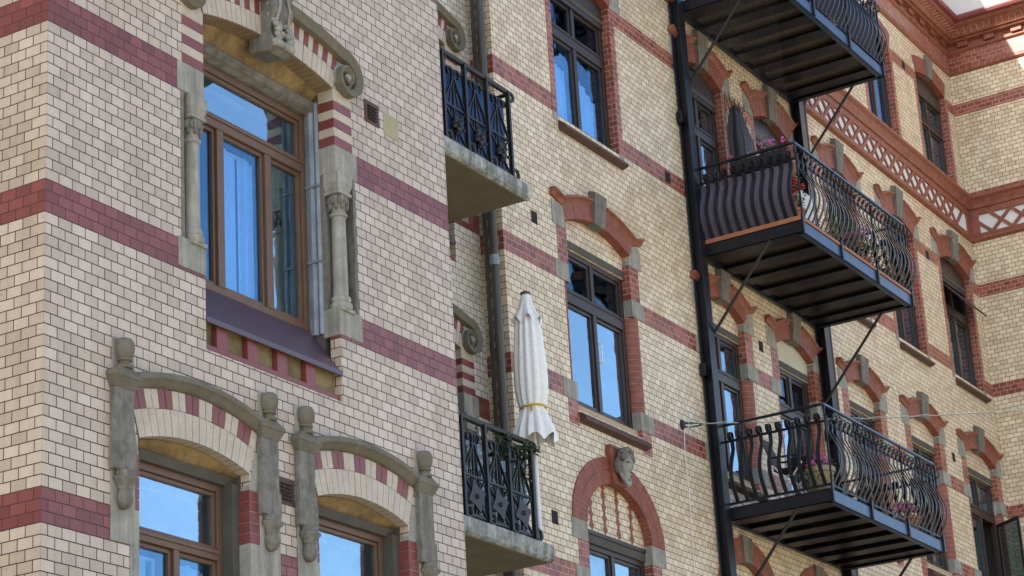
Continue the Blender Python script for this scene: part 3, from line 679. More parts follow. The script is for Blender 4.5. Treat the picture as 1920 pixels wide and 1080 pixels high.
def facade_window(level, i):
    a, b = WX[i]; f0, f1, f2, f3 = specs[i]; c = (a+b)/2; y = YM
    if level == 1:
        rg = ring(f1, -.04, 2.45, 22 if i else 28, y-.35, y+1.45, [m_redplain], m_mortarR, RB, gap=.035, name='arch_ring')
        hood(f1, 37.7, a, b, 1.9, rg[0], 2.45)
        keystone(c, 1.55, 1.85, 37.0, 42.2, .75, 1.3, rg[0])
        pts = [(a, 31.6)]+[f1(k/14, .3) for k in range(15)]+[(b, 31.6)]
        tp = MB(); tp.prism(pts, y+1.15, y+1.5); tp.build('brick_tympanum' if i != 2 else 'rendered_tympanum', m_brickM if i != 2 else m_plasterL, RB)
        MB().box(a+.02, b-.02, y+1.0, y+1.7, 31.7, 32.9).build('lintel', m_stoneD, RB, bevel=.04)
        for sg, xx in ((-1, a), (1, b)):
            q = lambda w0, w1: (xx-w1, xx+.04) if sg < 0 else (xx-.04, xx+w1)
            x0, x1 = q(0, 4.1)
            MB().prism([(xx-sg*.04, 33.7), (xx+sg*4.1, 33.7), (xx+sg*4.1, 37.55), (xx+sg*.85, 37.55)], y-.1, y+1.4).build('impost_stone', m_stoneL, rg[0], bevel=.05)
            x0, x1 = q(0, 3.0); quoins(x0, x1, 28.0, 33.68, y, m_redR)
            x0, x1 = q(0, 4.1); MB().box(x0, x1, y-.09, y+1.5, 25.1, 28.0).build('jamb_stone', m_stoneL, RB, bevel=.06)
            MB().box(x0, x1, y-.09, y+1.5, 6.5, 9.45).build('jamb_stone', m_stoneL, RB, bevel=.06)
            x0, x1 = q(0, 3.0); quoins(x0, x1, 2.7, 6.48, y, m_redR)
            # rounded jamb of moulded brick
            rm = MB(); n = 8; rr = 1.55
            for cz_ in range(16):
                z0 = 9.47+cz_*.975; z1 = z0+.92
                pl = [(xx+sg*1.62, y-.03), (xx+sg*1.62, y+1.45), (xx-sg*.04, y+1.45)]
                for k in range(n+1):
                    t = math.pi/2*k/n; pl.append((xx-sg*.04+sg*rr*(1-math.cos(t)), y-.03+rr*(1-math.sin(t))))
                rm.prismz(pl, z0, z1)
            ro = rm.build('rounded_brick_jamb', m_redplain, RB, smooth=True)
            rb = MB(); rb.prismz([(x_+sg*.03 if False else x_, y_+.04) for x_, y_ in pl], 9.45, 25.1); rb.build('mortar_bed', m_mortarR, RB)
        cur = {0: None, 1: None, 2: [(228, 235.5, 5, 30, 0)], 3: None, 4: None, 5: None}[i]
        window(RB, a+.02, b-.02, 6.4, 31.7, y+1.5, m_woodD, (22.9, 24.9), [c], mullw=.95, ft=.85, sash=.5, curtain=cur, skip=((0, 1),) if i == 5 else (), gl=(m_glass, m_glassD if i in (0, 2) else m_glass))
        if i == 0:
            hd_ = MB(); hd_.tube([(157.5, y+1.7, 18.6), (157.5, y+1.2, 18.6), (157.5, y+1.2, 15.4), (157.5, y+1.7, 15.4)], .13, 6); hd_.build('window_handle', m_white, RB, smooth=True)
        sl_ = MB(); sl_.prismx([(y-1.2, 3.5), (y-1.25, 4.1), (y-.5, 4.7), (y+1.6, 5.6), (y+1.6, 3.2), (y, 3.2)], a-.0, b+.7); so = sl_.build('timber_sill', m_sillw, RB, bevel=.06)
        MB().box(a+.03, b-.03, y+.7, y+1.6, 5.5, 6.45).build('sill_fillet', m_strip, so, bevel=.04)
    if level == 2:
        rg = ring(f2, -.04, 3.6, 22 if i else 28, y-.3, y+1.45, [m_redplain], m_mortarR, RB, gap=.035, name='arch_ring')
        hood(f2, 83.5, a, b, 1.9, rg[0], 3.6)
        keystone(c, 1.6, 2.0, 81.0, 87.6, .75, 1.3, rg[0])
        pts = [(a, 75.4)]+[f2(k/14, .3) for k in range(15)]+[(b, 75.4)]
        MB().prism(pts, y+1.2, y+1.6).build('timber_head', m_woodD, RB)
        MB().box(a+.02, b-.02, y+1.05, y+1.7, 76.3, 77.0).build('lintel', m_stoneD, RB, bevel=.04)
        for sg, xx in ((-1, a), (1, b)):
            x0, x1 = (xx-1.6, xx+.04) if sg < 0 else (xx-.04, xx+1.6)
            quoins(x0, x1, 53.0, 79.4, y, m_redR)
            MB().prism([(xx-sg*.04, 79.4), (xx+sg*4.1, 79.4), (xx+sg*4.1, 83.4), (xx+sg*1.3, 83.4)], y-.1, y+1.4).build('impost_stone', m_stoneL, rg[0], bevel=.05)
            MB().box(x0, x1, y-.08, y+1.5, 51.6, 53.0).build('jamb_stone', m_stoneL, RB, bevel=.05)
        cur = {0: [(150, 155.3, 53, 64.5, 0), (157.5, 165, 53, 65.5, 3.5)], 4: None}.get(i)
        window(RB, a+.02, b-.02, 53.1, 76.3, y+1.5, m_woodD, (68.2, 70.2), [c], mullw=.95, ft=.85, sash=.5, curtain=cur, skip=((1, 0), (1, 1)) if i == 5 else (), gl=(m_glassM, m_glassD) if i == 0 else None)
        sl_ = MB(); sl_.prismx([(y-1.2, 50.6), (y-1.25, 51.0), (y-.5, 51.6), (y+1.6, 52.6), (y+1.6, 50.2), (y, 50.2)], a-.0, b+.7); sl_.build('timber_sill', m_sillw, RB, bevel=.06)
    if level == 3:
        rg = ring(f3, -.04, 4.0, 22, y-.2, y+1.45, [m_redplain], m_mortarR, RB, gap=.035, name='arch_ring')
        keystone(c, 1.6, 1.8, 125.6, 130.8, .5, .8, rg[0])
        pts = [(a, 120.6)]+[f3(k/14, .3) for k in range(15)]+[(b, 120.6)]
        MB().prism(pts, y+1.2, y+1.6).build('timber_head', m_woodD, RB)
        for sg, xx in ((-1, a), (1, b)):
            x0, x1 = (xx-1.5, xx+.04) if sg < 0 else (xx-.04, xx+1.5)
            quoins(x0, x1, 101.0, 124.3, y, m_redR)
        cur = {4: [(285, 298.4, 101.5, 119.4, 0)], 3: [(254, 267.5, 101.5, 119.4, 0)]}.get(i)
        window(RB, a+.02, b-.02, 101.0, 121.4, y+1.5, m_woodD, (113.6, 115.2) if i == 5 else None, [c], mullw=.95, ft=.85, sash=.5, curtain=cur, gl=(m_glassM, m_glassM) if i == 4 else None)
    if level == 0:
        rg = ring(f0, -.04, 2.1, 34, y-.25, y+1.45, [m_redplain], m_mortarR, RB, gap=.035, name='arch_ring')
        ring(f0, 2.14, 4.2, 38, y-.25, y+1.0, [m_redplain], m_mortarR, rg[0], gap=.035, name='outer_ring')
        zs = -11.7 if i == 0 else -14.5
        top = -4.3 if i == 0 else -8.6
        if i == 0:
            k = MB(); k.hexa([(c-2.0, y-.9, top-.2), (c+1.6, y-.9, top-.2), (c+1.6, y+.8, top-.2), (c-2.0, y+.8, top-.2)], [(c-2.7, y-.9, top+5.2), (c+2.2, y-.9, top+5.2), (c+2.2, y+.3, top+5.2), (c-2.7, y+.3, top+5.2)])
            k.box(c-2.6, c+2.1, y-1.0, y+.2, top+5.2, top+5.7)
            ko = k.build('keystone', m_redplain, rg[0], bevel=.06)
            hd = MB(); hx, hy, hz = c+.2, y-1.55, -1.7      # carved head on the keystone
            n, mm = 20, 16; vs = []
            for q in range(mm+1):
                t = math.pi*q/mm
                for k_ in range(n):
                    p = 2*math.pi*k_/n; rx_, rz_ = 1.35, 2.3
                    px_ = math.sin(t)*math.cos(p); py_ = math.sin(t)*math.sin(p); pz_ = math.cos(t)
                    taper = 1-.28*max(0, -pz_); w_ = rx_*taper
                    yo = 1.25*taper*py_
                    if py_ < -.3 and abs(px_) < .22 and -.35 < pz_ < .25: yo -= .38*(1-abs(px_)/.22)*(1-(pz_-.05)**2*4)
                    if py_ < -.3 and .12 < abs(px_) < .6 and .12 < pz_ < .34: yo += .22
                    if py_ < -.3 and abs(px_) < .45 and .34 < pz_ < .5: yo -= .12
                    if py_ < -.3 and abs(px_) < .35 and -.56 < pz_ < -.46: yo += .14
                    vs.append((hx+px_*w_, hy+yo, hz+pz_*rz_))
            fs = [(q*n+k_, (q+1)*n+k_, (q+1)*n+(k_+1) % n, q*n+(k_+1) % n) for q in range(mm) for k_ in range(n)]
            hd.add(vs, fs)
            ho_ = hd.build('carved_head', m_stoneL, ko, smooth=True)
            ey = MB()  # dark balls paint the shade in eye sockets, nostrils and mouth
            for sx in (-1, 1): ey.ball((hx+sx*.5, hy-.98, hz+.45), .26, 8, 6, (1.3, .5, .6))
            ey.ball((hx, hy-1.16, hz-1.12), .26, 8, 6, (1.5, .5, .4)); ey.ball((hx, hy-1.38, hz-.32), .17, 6, 5, (1.2, .8, .5)); ey.build('painted_shade_hollow', m_stoneD, ho_, smooth=True)
            hr = MB()
            for q in range(34):
                t = q/33*math.pi; s_ = 1.45+.12*math.sin(q*2.3)
                hr.ball((hx+s_*math.cos(t), hy-.35+.5*math.cos(q*1.7), hz+.75+1.75*math.sin(t)), .42+.08*math.sin(q*3.1), 8, 6)
            for q in range(10): hr.ball((hx+.9*math.cos(q), hy-.6, hz+1.6+.35*math.sin(q*1.3)), .45, 8, 6)
            hr.ball((hx-1.7, hy+.15, hz+.1), .75, 8, 6); hr.ball((hx-1.8, hy+.2, hz-.7), .6, 8, 6)
            hr.ball((hx+1.6, hy+.15, hz-.1), .5, 8, 6); hr.ball((hx+1.5, hy+.2, hz-.9), .45, 8, 6)
            hr.build('carved_hair', m_stone, ho_, smooth=True)
            cl = MB(); cl.tube([(hx-1.3, hy+.2, hz-1.0), (hx-.9, hy-.3, hz-2.2), (hx, hy-.5, hz-2.9), (hx+.9, hy-.3, hz-2.2), (hx+1.2, hy+.2, hz-1.0)], [.25, .35, .4, .35, .25], 8); cl.build('carved_collar', m_stoneL, ho_, smooth=True)
        else:
            keystone(c-.4, 1.4, 1.7, top-.1, top+4.2, .5, .7, rg[0])
        pts = [(a+.02, zs-1.2)]+[f0(k/18, .3) for k in range(19)]+[(b-.02, zs-1.2)]
        to = MB().prism(pts, y+1.2, y+1.55).build('brick_tympanum', m_brickM, RB)
        if i == 0:
            for q in range(4):
                dm = MB()
                x = a+3.6+q*4.1; zt = min(f0((x-a)/(b-a))[1], 99); zt = zs+7.4*math.sqrt(max(0, 1-((x-c)/9.85)**2))
                z = zs+.1-.5
                while z < zt-.2:
                    z2 = min(z+1.75, zt); zm = (z+z2)/2
                    dm.prism([(x, z), (x+.78, zm), (x, z2), (x-.78, zm)], y+1.16, y+1.22); dm.box(x-.3, x+.3, y+1.17, y+1.21, zm, min(z2+.4, zt)); z = z2-.05
                dm.build('diamond_pattern', m_redplain, to)
        MB().box(a+.02, b-.02, y+.9, y+1.8, zs-1.1, zs-.5).build('lintel', m_woodD, RB, bevel=.04)
        MB().box(a+.02, b-.02, y+1.1, y+1.8, zs-2.4, zs-1.1).build('lintel_board', m_stoneD, RB, bevel=.04)
        for sg, xx in ((-1, a), (1, b)):
            q = lambda w1: (xx-w1, xx+.04) if sg < 0 else (xx-.04, xx+w1)
            x0, x1 = q(4.5); MB().box(x0, x1, y-.09, y+1.5, zs-3.0, zs).build('jamb_stone', m_stoneL, RB, bevel=.06)
            x0, x1 = q(3.0); quoins(x0, x1, zs-6.9, zs-3.02, y, m_redR)
            x0, x1 = q(4.1); MB().box(x0, x1, y-.09, y+1.5, zs-10, zs-6.9).build('jamb_stone', m_stoneL, RB, bevel=.06)
        window(RB, a+.02, b-.02, zs-40, zs-2.3, y+1.5, m_woodD, None, [c], mullw=.95, ft=.85, sash=.5,
               curtain=[(148.5, 155.8, zs-30, zs-3.9, 0), (157.4, 165, zs-30, zs-3.9, 1.2)] if i == 0 else None)
for lv in (1, 2, 3, 0):
    for i in range(6): facade_window(lv, i)
# reveal-side sash left open: lower storey casement swung out, upper storey top-hung vent
a, b = WX[5]
def open_leaf(P0, P1, P2, P3, nm, parent):
    c_ = [Vector(p) for p in (P0, P1, P2, P3)]; nrm = (c_[1]-c_[0]).cross(c_[3]-c_[0]).normalized()*.35
    mb = MB(); ins = []
    ctr = sum(c_, Vector())/4
    for k in range(4):
        e1 = (c_[(k+1) % 4]-c_[k]).normalized(); e0 = (c_[k-1]-c_[k]).normalized(); ins.append(c_[k]+(e1+e0)*.75)
    for k in range(4):
        j = (k+1) % 4; q = [c_[k], c_[j], ins[j], ins[k]]; mb.hexa(q, [p+nrm for p in q])
    o = mb.build(nm, m_woodD, parent, bevel=.04)
    MB().hexa([p+nrm*.4 for p in ins], [p+nrm*.6 for p in ins]).build('pane', m_glass, o); return o
open_leaf((332.0, YM+1.2, 6.9), (332.0, YM+1.2, 22.8), (327.5, YM-5.4, 22.8), (327.5, YM-5.4, 6.9), 'open_casement', RB)
open_leaf((a+.9, YM+1.3, 75.0), (b-.9, YM+1.3, 75.0), (b-.9, YM-3.4, 69.6), (a+.9, YM-3.4, 69.6), 'open_top_light', RB)

# putlog holes
ph = MB()
for x0, z0 in [(136.4, 31.75), (136.6, -13.8), (213.7, 31.7), (213.2, 76.7), (306.4, 31.4), (306.4, 76.6), (306.9, 122.0), (244.2, 31.7), (275.5, 76.6), (182.5, 53.5)]:
    MB().box(x0, x0+1.75, YM-.03, YM+.02, z0, z0+1.95).build('putlog_hole', m_black, RB)

# string courses, lattice frieze, cornice: profiles swept round the inner corner
def sweep_L(prof, x0, yend, name, mat, ys=YM, xs=XE, extra=None, mat2=None):
    """profile (p outward, z) along the facade then out along the wing"""
    n = len(prof); mb = MB(); vs = []
    for (px_, py_) in ((x0, None), ('c', None), ('e', yend)):
        for p, z in prof:
            if px_ == 'c': vs.append((xs-p, ys-p, z))
            elif px_ == 'e': vs.append((xs-p, yend, z))
            else: vs.append((x0, ys-p, z))
    fs = []
    for s_ in range(2):
        for k in range(n-1): fs.append((s_*n+k, s_*n+n+k, s_*n+n+k+1, s_*n+k+1))
    fs.append(tuple(range(n-1, -1, -1)))
    mb.add(vs, fs); nf = len(mb.f)
    if extra: mb.add(extra.v, extra.f)
    o = mb.build(name, mat, RB)
    if extra:
        o.data.materials.append(mat2); o.data.polygons.foreach_set('material_index', [0]*nf+[1]*(len(mb.f)-nf))
    return o
jn = MB(); js = MB()                       # soldier-brick joints on the cornice and strings
for k in range(125):
    x = XE-3-k*1.55
    if x < 130: break
    js.box(x-.04, x+.04, YM-.78, YM-.6, 132.15, 132.95); jn.box(x-.04, x+.04, YM-4.5, YM-2.6, 140.95, 141.1)
for k in range(27):
    y = YM-3-k*1.55
    js.box(XE-.78, XE-.6, y-.04, y+.04, 132.15, 132.95)
    jn.hexa([(XE-2.72, y-.04, 140.3), (XE-2.72, y+.04, 140.3), (XE-2.6, y+.04, 140.3), (XE-2.6, y-.04, 140.3)], [(XE-3.66, y-.04, 141.6), (XE-3.66, y+.04, 141.6), (XE-3.4, y+.04, 141.6), (XE-3.4, y-.04, 141.6)])
sweep_L([(-.3, 89.6), (.0, 89.7), (.75, 89.9), (.95, 90.1), (.95, 90.6), (.55, 90.95), (-.3, 91.1)], 128, -14, 'lower_string_course', m_mould)
sweep_L([(-.3, 96.6), (.35, 96.7), (.35, 97.6), (.75, 97.7), (.75, 98.0), (.95, 98.6), (1.35, 99.4), (2.0, 99.9), (2.0, 100.5), (1.8, 100.7), (-.3, 100.95)], 128, -14, 'upper_string_course', m_mould)
sweep_L([(-.3, 100.9), (.06, 100.9), (.06, 102.0), (-.3, 102.0)], 128, -14, 'sill_band', m_redR)
sweep_L([(-.3, 131.6), (.3, 131.8), (.7, 132.2), (.7, 132.9), (.35, 133.2), (-.3, 133.3)], 128, -14, 'cornice_string', m_mould, extra=js, mat2=m_mortarR)
sweep_L([(.35, 133.2), (.35, 137.0)], 128, -14, 'cornice_field', brick_mat('cornice_red_brick', RED_R, RED_R, (.5, .38, .32), (.5, .38, .32), [], phx=.2, stain=.3))
sweep_L([(.3, 136.9), (.6, 137.0), (.9, 137.3), (.9, 137.6), (.5, 137.7), (.5, 139.3), (1.9, 139.35), (2.1, 139.6), (1.9, 139.9), (2.5, 140.0), (2.7, 140.3), (2.9, 140.9), (3.6, 141.6), (4.5, 142.0), (4.7, 142.3), (4.7, 142.6), (0, 143.2)], 128, -14, 'cornice', m_mould, extra=jn, mat2=m_mortarR)
for k in range(60):
    x = XE-4.5-k*6.6
    if x < 130: break
    MB().box(x-1.3, x+1.3, YM-1.3, YM-.4, 138.1, 139.3).build('cornice_dentil', m_redplain, RB, bevel=.05)
for k in range(6):
    y = YM-4.5-k*6.6; MB().box(XE-1.3, XE-.4, y-1.3, y+1.3, 138.1, 139.3).build('cornice_dentil', m_redplain, RB, bevel=.05)
fp = MB(); fp.box(128, XE, YM+.0, YM+.1, 91.0, 96.7)
# frieze ground and diagonal bars
fl = MB(); fl.add([(128, YM-.03, 91.0), (XE, YM-.03, 91.0), (XE, YM-.03, 96.7), (128, YM-.03, 96.7)], [(0, 1, 2, 3)])
fl.add([(XE-.03, YM, 91.0), (XE-.03, -14, 91.0), (XE-.03, -14, 96.7), (XE-.03, YM, 96.7)], [(0, 1, 2, 3)])
fo_ = fl.build('lattice_frieze', m_lattP, RB)
lt = MB(); Pt = 4.88; z0, z1 = 91.55, 96.2; hw = .36
def dbar(mk, u0, u1):
    l = math.hypot(u1-u0, z1-z0); nx = (z1-z0)/l*hw; nz = -(u1-u0)/l*hw
    mk([(u0-nx, z0-nz), (u0+nx, z0+nz), (u1+nx, z1+nz), (u1-nx, z1-nz)])
for k in range(-14, 15):
    xb = 270.35+k*Pt
    if xb < 200 or xb > XE-5: continue
    for d in (1, -1): dbar(lambda q: lt.prism(q, YM-(.4 if d > 0 else .38), YM), xb, xb+d*Pt)
for k in range(0, 8):
    yb = YM-5.2-k*Pt
    for d in (1, -1):
        if yb+d*Pt > YM-.3: continue
        dbar(lambda q: lt.prismx(q, XE-(.4 if d > 0 else .38), XE), yb, yb+d*Pt)
lt.box(XE-2.6, XE, YM-.42, YM, 90.9, 96.8); lt.box(XE-.43, XE-.02, YM-2.4, YM-.43, 90.9, 96.8)
lt.box(200, XE-2.6, YM-.44, YM, 96.1, 96.75); lt.box(200, XE-2.6, YM-.44, YM, 91.0, 91.6)
lt.box(XE-.44, XE, -13.9, YM-2.4, 96.1, 96.75); lt.box(XE-.44, XE, -13.9, YM-2.4, 91.0, 91.6)
lt.build('lattice_bars', m_redplain, fo_, bevel=.03)
# gutter, roofs
gt = MB(); gt.prismx([(YM-4.6, 142.6), (YM-5.6, 142.8), (YM-5.9, 143.4), (YM-5.7, 144.0), (YM-4.6, 144.0)], 128, XE-5.9)
gt.prism([(XE-4.6, 142.6), (XE-5.6, 142.8), (XE-5.9, 143.4), (XE-5.7, 144.0), (XE-4.6, 144.0)], -14, YM-4.6)
gt.build('gutter', m_gut, RB)
rf = MB(); rf.prismx([(YM-4.5, 143), (YM+.5, 150), (YM+.5, 181), (90, 181), (90, 143)], 129, 336)  # unseen attic mass, added and sized to throw the shadow edge on the wing wall
rf.prism([(XE+1, 150), (XE-5.5, 153.6), (XE-5.5, 154.4), (XE+10, 162), (XE+60, 162), (XE+60, 143), (XE+1, 143)], -14, YM+3); rf.build('roof_and_sun_block', m_roof, RB)
at = MB(); at.box(XE-3.4, XE+2, -14, YM-1, 143, 153); at.build('attic_wall', m_lattP, RB)

# ================= STONE BALCONIES =================
def stone_balcony(zs_, label, low):
    """zs_ is the top of the slab"""
    B = thing('stone_balcony', label, 'balcony', (104, 28, zs_-2.6), 'stone balconies in the recess')
    yf = 20.5; x0, x1 = 80, 117.6; zb = zs_-2.6
    sl_ = MB(); sl_.box(x0, x1, yf, YR+.2, zb, zb+.7); sl_.build('slab', m_conc, B, bevel=.06)
    fa = MB(); fa.prismx([(yf-.1, zb+.15), (yf-.55, zb+.5), (yf-.3, zb+.75), (yf-.5, zb+1.2), (yf-.5, zs_-.25), (yf+.0, zs_), (YR, zs_), (YR, zb+.7), (yf+.3, zb+.7), (yf+.3, zb+.15)], x0, x1+.6)
    fa.build('slab_edge', m_fascia, B, bevel=.08)
    top = zs_+13.3; yr = 21.3; xr = 115.6
    posts = [93.0, 98.5, 104.05, 109.6, 115.4]
    cl = MB(); vs = []; n = 40
    for i in range(n+1):
        x = 81+(xr-.4-81)*i/n; yy = yr+.55+.05*math.sin(i*1.7); vs += [(x, yy, zs_+.5), (x, yy, top-1.6+.12*math.sin(i*.9))]
    cl.add(vs, [(2*i, 2*i+2, 2*i+3, 2*i+1) for i in range(n)])
    cl.add([(xr-.3, yr+.6, zs_+.6), (xr-.3, YR-1, zs_+.6), (xr-.3, YR-1, top-1.8), (xr-.3, yr+.6, top-1.6)], [(0, 1, 2, 3)])
    cl.build('wind_screen', m_acryl if low else m_blue, B, smooth=True)
    hr = MB(); hr.tube([(82, yr, top), (xr+.2, yr, top)], .42, 12); hr.tube([(xr, yr, top-.3), (xr, YR, top-.3)], .3, 8)
    for x in posts[:-1]+[xr+.4]:
        hr.tube([(x+.55+.62*math.cos(t*math.pi/8), yr, top-.35+.62*math.sin(t*math.pi/8)) for t in range(16)], .22, 6, closed=True)
    hr.build('handrail', m_iron, B, smooth=True)
    ir = MB(); ir.box(82, xr, yr-.15, yr+.15, top-2.1, top-1.75); ir.box(82, xr, yr-.15, yr+.15, zs_+.55, zs_+.95)
    ir.box(xr-.15, xr+.15, yr, YR, top-2.1, top-1.75); ir.box(xr-.15, xr+.15, yr, YR, zs_+.55, zs_+.95)
    ir.build('rail', m_iron, B)
    for x in posts: MB().box(x-.24, x+.24, yr-.5, yr+.12, zs_+.3, top).build('rail_post', m_iron, B, bevel=.05)
    for x in posts:
        if x == 93.0: continue
        rr = MB(); rr.tube([(x+.75+.72*math.cos(t*math.pi/8), yr-.3, zs_+.95+.72*math.sin(t*math.pi/8)) for t in range(16)], .24, 6, closed=True)
        rr.build('foot_scroll', m_iron, B, smooth=True)
    W = (0, 1, 0)
    for p0, p1 in zip(posts, posts[1:]):
        c = (p0+p1)/2; mz = zs_+5.8; pm = MB()
        pm.bar([(c, yr, zs_+.9), (c, yr, top-1.9)], W, .28, .22)
        pm.bar([(p0, yr, mz), (p1, yr, mz)], W, .35, .3)
        for sg in (-1, 1):      # heart scrolls: from the post foot up to curled heads
            path = [(c+sg*2.5, yr-.1, mz+.1), (c+sg*1.7, yr-.1, mz+1.7), (c+sg*.8, yr-.1, mz+3.0), (c+sg*.22, yr-.1, mz+4.2), (c+sg*.25, yr-.1, mz+5.0)]
            for k in range(9):
                t = math.pi-k*math.pi*1.35/8; path.append((c+sg*(.85+.6*math.cos(t)), yr-.1, mz+5.1+.6*math.sin(t)))
            pm.bar(path, W, .34, .16)
            pm.bar([(c+sg*1.2, yr, mz), (c+sg*.15, yr, mz+4.3)], W, .2, .14)
            pm.bar([(c+sg*2.6, yr-.1, mz-.1), (c, yr-.1, zs_+3.2), (c-sg*2.4, yr-.1, zs_+.9)], W, .3, .18)
            pm.bar([(c+sg*.5, yr+.05, mz), (c+sg*.9, yr+.05, zs_+.9)], W, .2, .14)
        pm.box(c-.5, c+.5, yr-.25, yr+.1, mz+4.1, mz+4.45)
        po = pm.build('scrollwork_panel', m_iron, B)
        om = MB(); zc = zs_+3.2
        if low:   # hammered four-point plates
            pts = []
            for k in range(8):
                t = math.pi/4*k+R(20); r_ = 2.2 if k % 2 == 0 else 1.3; pts.append((c+r_*math.cos(t), zc+r_*math.sin(t)))
            om.prism(pts, yr-.4, yr-.25); om.ball((c, yr-.4, zc), .35, 8, 6)
            om.build('star_plate', m_iron, po)
        else:     # leafy rosettes
            for k in range(12):
                t = math.pi/6*k; r_ = 1.25 if k % 2 else .9
                om.ball((c+r_*.55*math.cos(t), yr-.45-.15*(k % 2), zc+r_*.55*math.sin(t)), .42, 6, 5, (1, .5, 1)); om.ball((c+r_*math.cos(t), yr-.35-.2*(k % 3), zc+r_*math.sin(t)), .24, 6, 5)
            om.ball((c, yr-.7, zc), .4, 8, 6); om.build('rosette', m_iron, po, smooth=True)
    return B
stone_balcony(28.9, 'upper stone balcony with wrought iron railing backed by royal blue cloth', False)
SB = stone_balcony(-22.0, 'lower stone balcony with wrought iron star plates and a clear screen, under the parasol', True)

# ================= STEEL BALCONIES =================
XL_, XR_, YF = 191.7, 239.3, 10.9
def bombe(u, th):      # outward offset of a belly baluster, u 0..1 from foot to rail
    return 2.15*math.sin(math.pi*min(1, u/.86))**1.15*(1-.45*u) if u < .86 else .0+.12*math.sin((u-.86)/.14*math.pi)
def steel_balcony(z0, label, kind):
    B = thing('steel_balcony', label, 'balcony', (215, 29, z0), 'black steel balconies in a stack')
    H = 16.2; zr = z0+13.3; zt = z0+H; zf = z0+2.9
    yb = YM-.6
    dk = MB(); dk.box(XL_+.4, XR_-.4, YF+.4, yb, z0+1.5, z0+2.1); dk.build('deck', m_deck, B)
    for k in range(7):
        x = XL_+3.0+k*(XR_-XL_-6.0)/6; j = MB(); j.box(x-1.6, x+1.6, YF+.5, yb-.5, z0+.35, z0+.55); j.box(x-.2, x+.2, YF+.5, yb-.5, z0+.55, z0+1.5)
        j.build('joist', m_steel, B)
    def channel(ax, p, q, r_, nm, mt):   # C section
        m_ = MB()
        if ax == 'x': m_.box(p, q, r_, r_+.18, z0, z0+2.2); m_.box(p, q, r_, r_+1.0, z0, z0+.2); m_.box(p, q, r_, r_+1.0, z0+2.0, z0+2.2)
        else:
            m_.box(r_[0], r_[0]+.18, p, q, z0+.0, z0+2.2); a, b = sorted((r_[0], r_[0]+r_[1]*1.0)); m_.box(a, b, p, q, z0, z0+.2); m_.box(a, b, p, q, z0+2.0, z0+2.2)
        return m_.build(nm, mt, B, bevel=.04)
    channel('x', XL_+.2, XR_-.2, YF, 'front_beam', m_steelF)
    channel('y', YF+.2, yb, (XL_, 1), 'side_beam', m_steel); channel('y', YF+.2, yb, (XR_-.18, -1), 'side_beam', m_steel)
    MB().box(XL_+.3, XR_-.3, yb-.5, yb, z0+.1, z0+2.0).build('back_beam', m_steel, B, bevel=.04)
    if kind == 'mid':
        e = MB(); e.box(XL_-.15, XL_+.4, YF-.15, yb, z0+2.2, z0+3.0); e.build('deck_edge', m_terra, B, bevel=.05)
        e = MB(); e.box(XL_+.4, XR_, YF-.15, YF+.4, z0+2.25, z0+2.8); e.build('deck_edge', m_terra, B, bevel=.05)
    # rails
    rl = MB(); rl.box(XL_-.2, XR_+.2, YF-.3, YF+.2, zt-.35, zt+.05); rl.build('handrail', m_steelF, B, bevel=.08)
    MB().box(XL_-.2, XL_+.3, YF+.2, yb, zt-.35, zt+.05).build('side_handrail', m_steel, B, bevel=.08); MB().box(XR_-.3, XR_+.2, YF+.2, yb, zt-.35, zt+.05).build('side_handrail', m_steel, B, bevel=.08)
    for zz_, hh, nm in ((zr, .3, 'upper_rail'), (zf, .3, 'lower_rail')):
        rl = MB(); rl.box(XL_-.1, XR_+.1, YF-.05, YF+.1, zz_-hh, zz_+hh*.4); rl.box(XL_-.05, XL_+.1, YF+.1, yb, zz_-hh, zz_+hh*.4); rl.box(XR_-.1, XR_+.05, YF+.1, yb, zz_-hh, zz_+hh*.4)
        rl.build(nm, m_steel, B)
    for x in (XL_, 207.5, 223.3, XR_):
        p = MB(); p.box(x-.12, x+.12, YF-.35, YF-.05, z0+.1, zt); p.box(x-.3, x+.3, YF-.38, YF-.02, z0+.1, zf+.2); p.build('rail_post', m_steel, B, bevel=.03)
    for y in (yb-.2,):
        for x in (XL_, XR_): MB().box(x-.25, x+.25, y-.4, y+.1, z0, zt).build('rail_post', m_steel, B, bevel=.03)
    # belly balusters with curled heads
    N_u = 22
    def prof(frontdir):
        pts = []
        for k in range(N_u+1):
            u = k/N_u; z = zf+(zr-zf)*u; pts.append((bombe(u, 0), z))
        for k in range(1, 11):
            t = math.pi-k*math.pi*1.55/10; pts.append((.62+.62*math.cos(t), zr+.55+.62*math.sin(t)))
        return pts
    pr = prof(0)
    def one(axis, pos, sgn):
        mb = MB()
        if axis == 'x': mb.bar([(pos, YF-.1-o, z) for o, z in pr], (1, 0, 0), .48, .13)
        else: mb.bar([((XL_-.05-o) if sgn < 0 else (XR_+.05+o), pos, z) for o, z in pr], (0, 1, 0), .66, .13)
        return mb
    nf = 28; base = None
    for k in range(nf):
        x = XL_+.9+k*(XR_-XL_-1.8)/(nf-1)
        if base is None: base = one('x', x, 0).build('baluster', m_steel if kind != 'low' else m_steel, B, smooth=True); bx = x
        else:
            o = base.copy(); C.objects.link(o); o.location = base.location+Vector(((x-bx)*S, 0, 0))
    for sgn in (-1, 1):
        base = None; ns = 11
        for k in range(ns):
            y = YF+.9+k*(yb-YF-2.0)/(ns-1)
            if base is None: base = one('y', y, sgn).build('baluster', m_steel, B, smooth=True); by = y
            else:
                o = base.copy(); C.objects.link(o); o.location = base.location+Vector((0, (y-by)*S, 0))
    # raking struts
    st = MB(); st.tube([(XL_, YM-.3, z0-15.5), (XL_+.2, 17.0, z0+.1)], .27, 8); st.build('strut', m_steel, B)
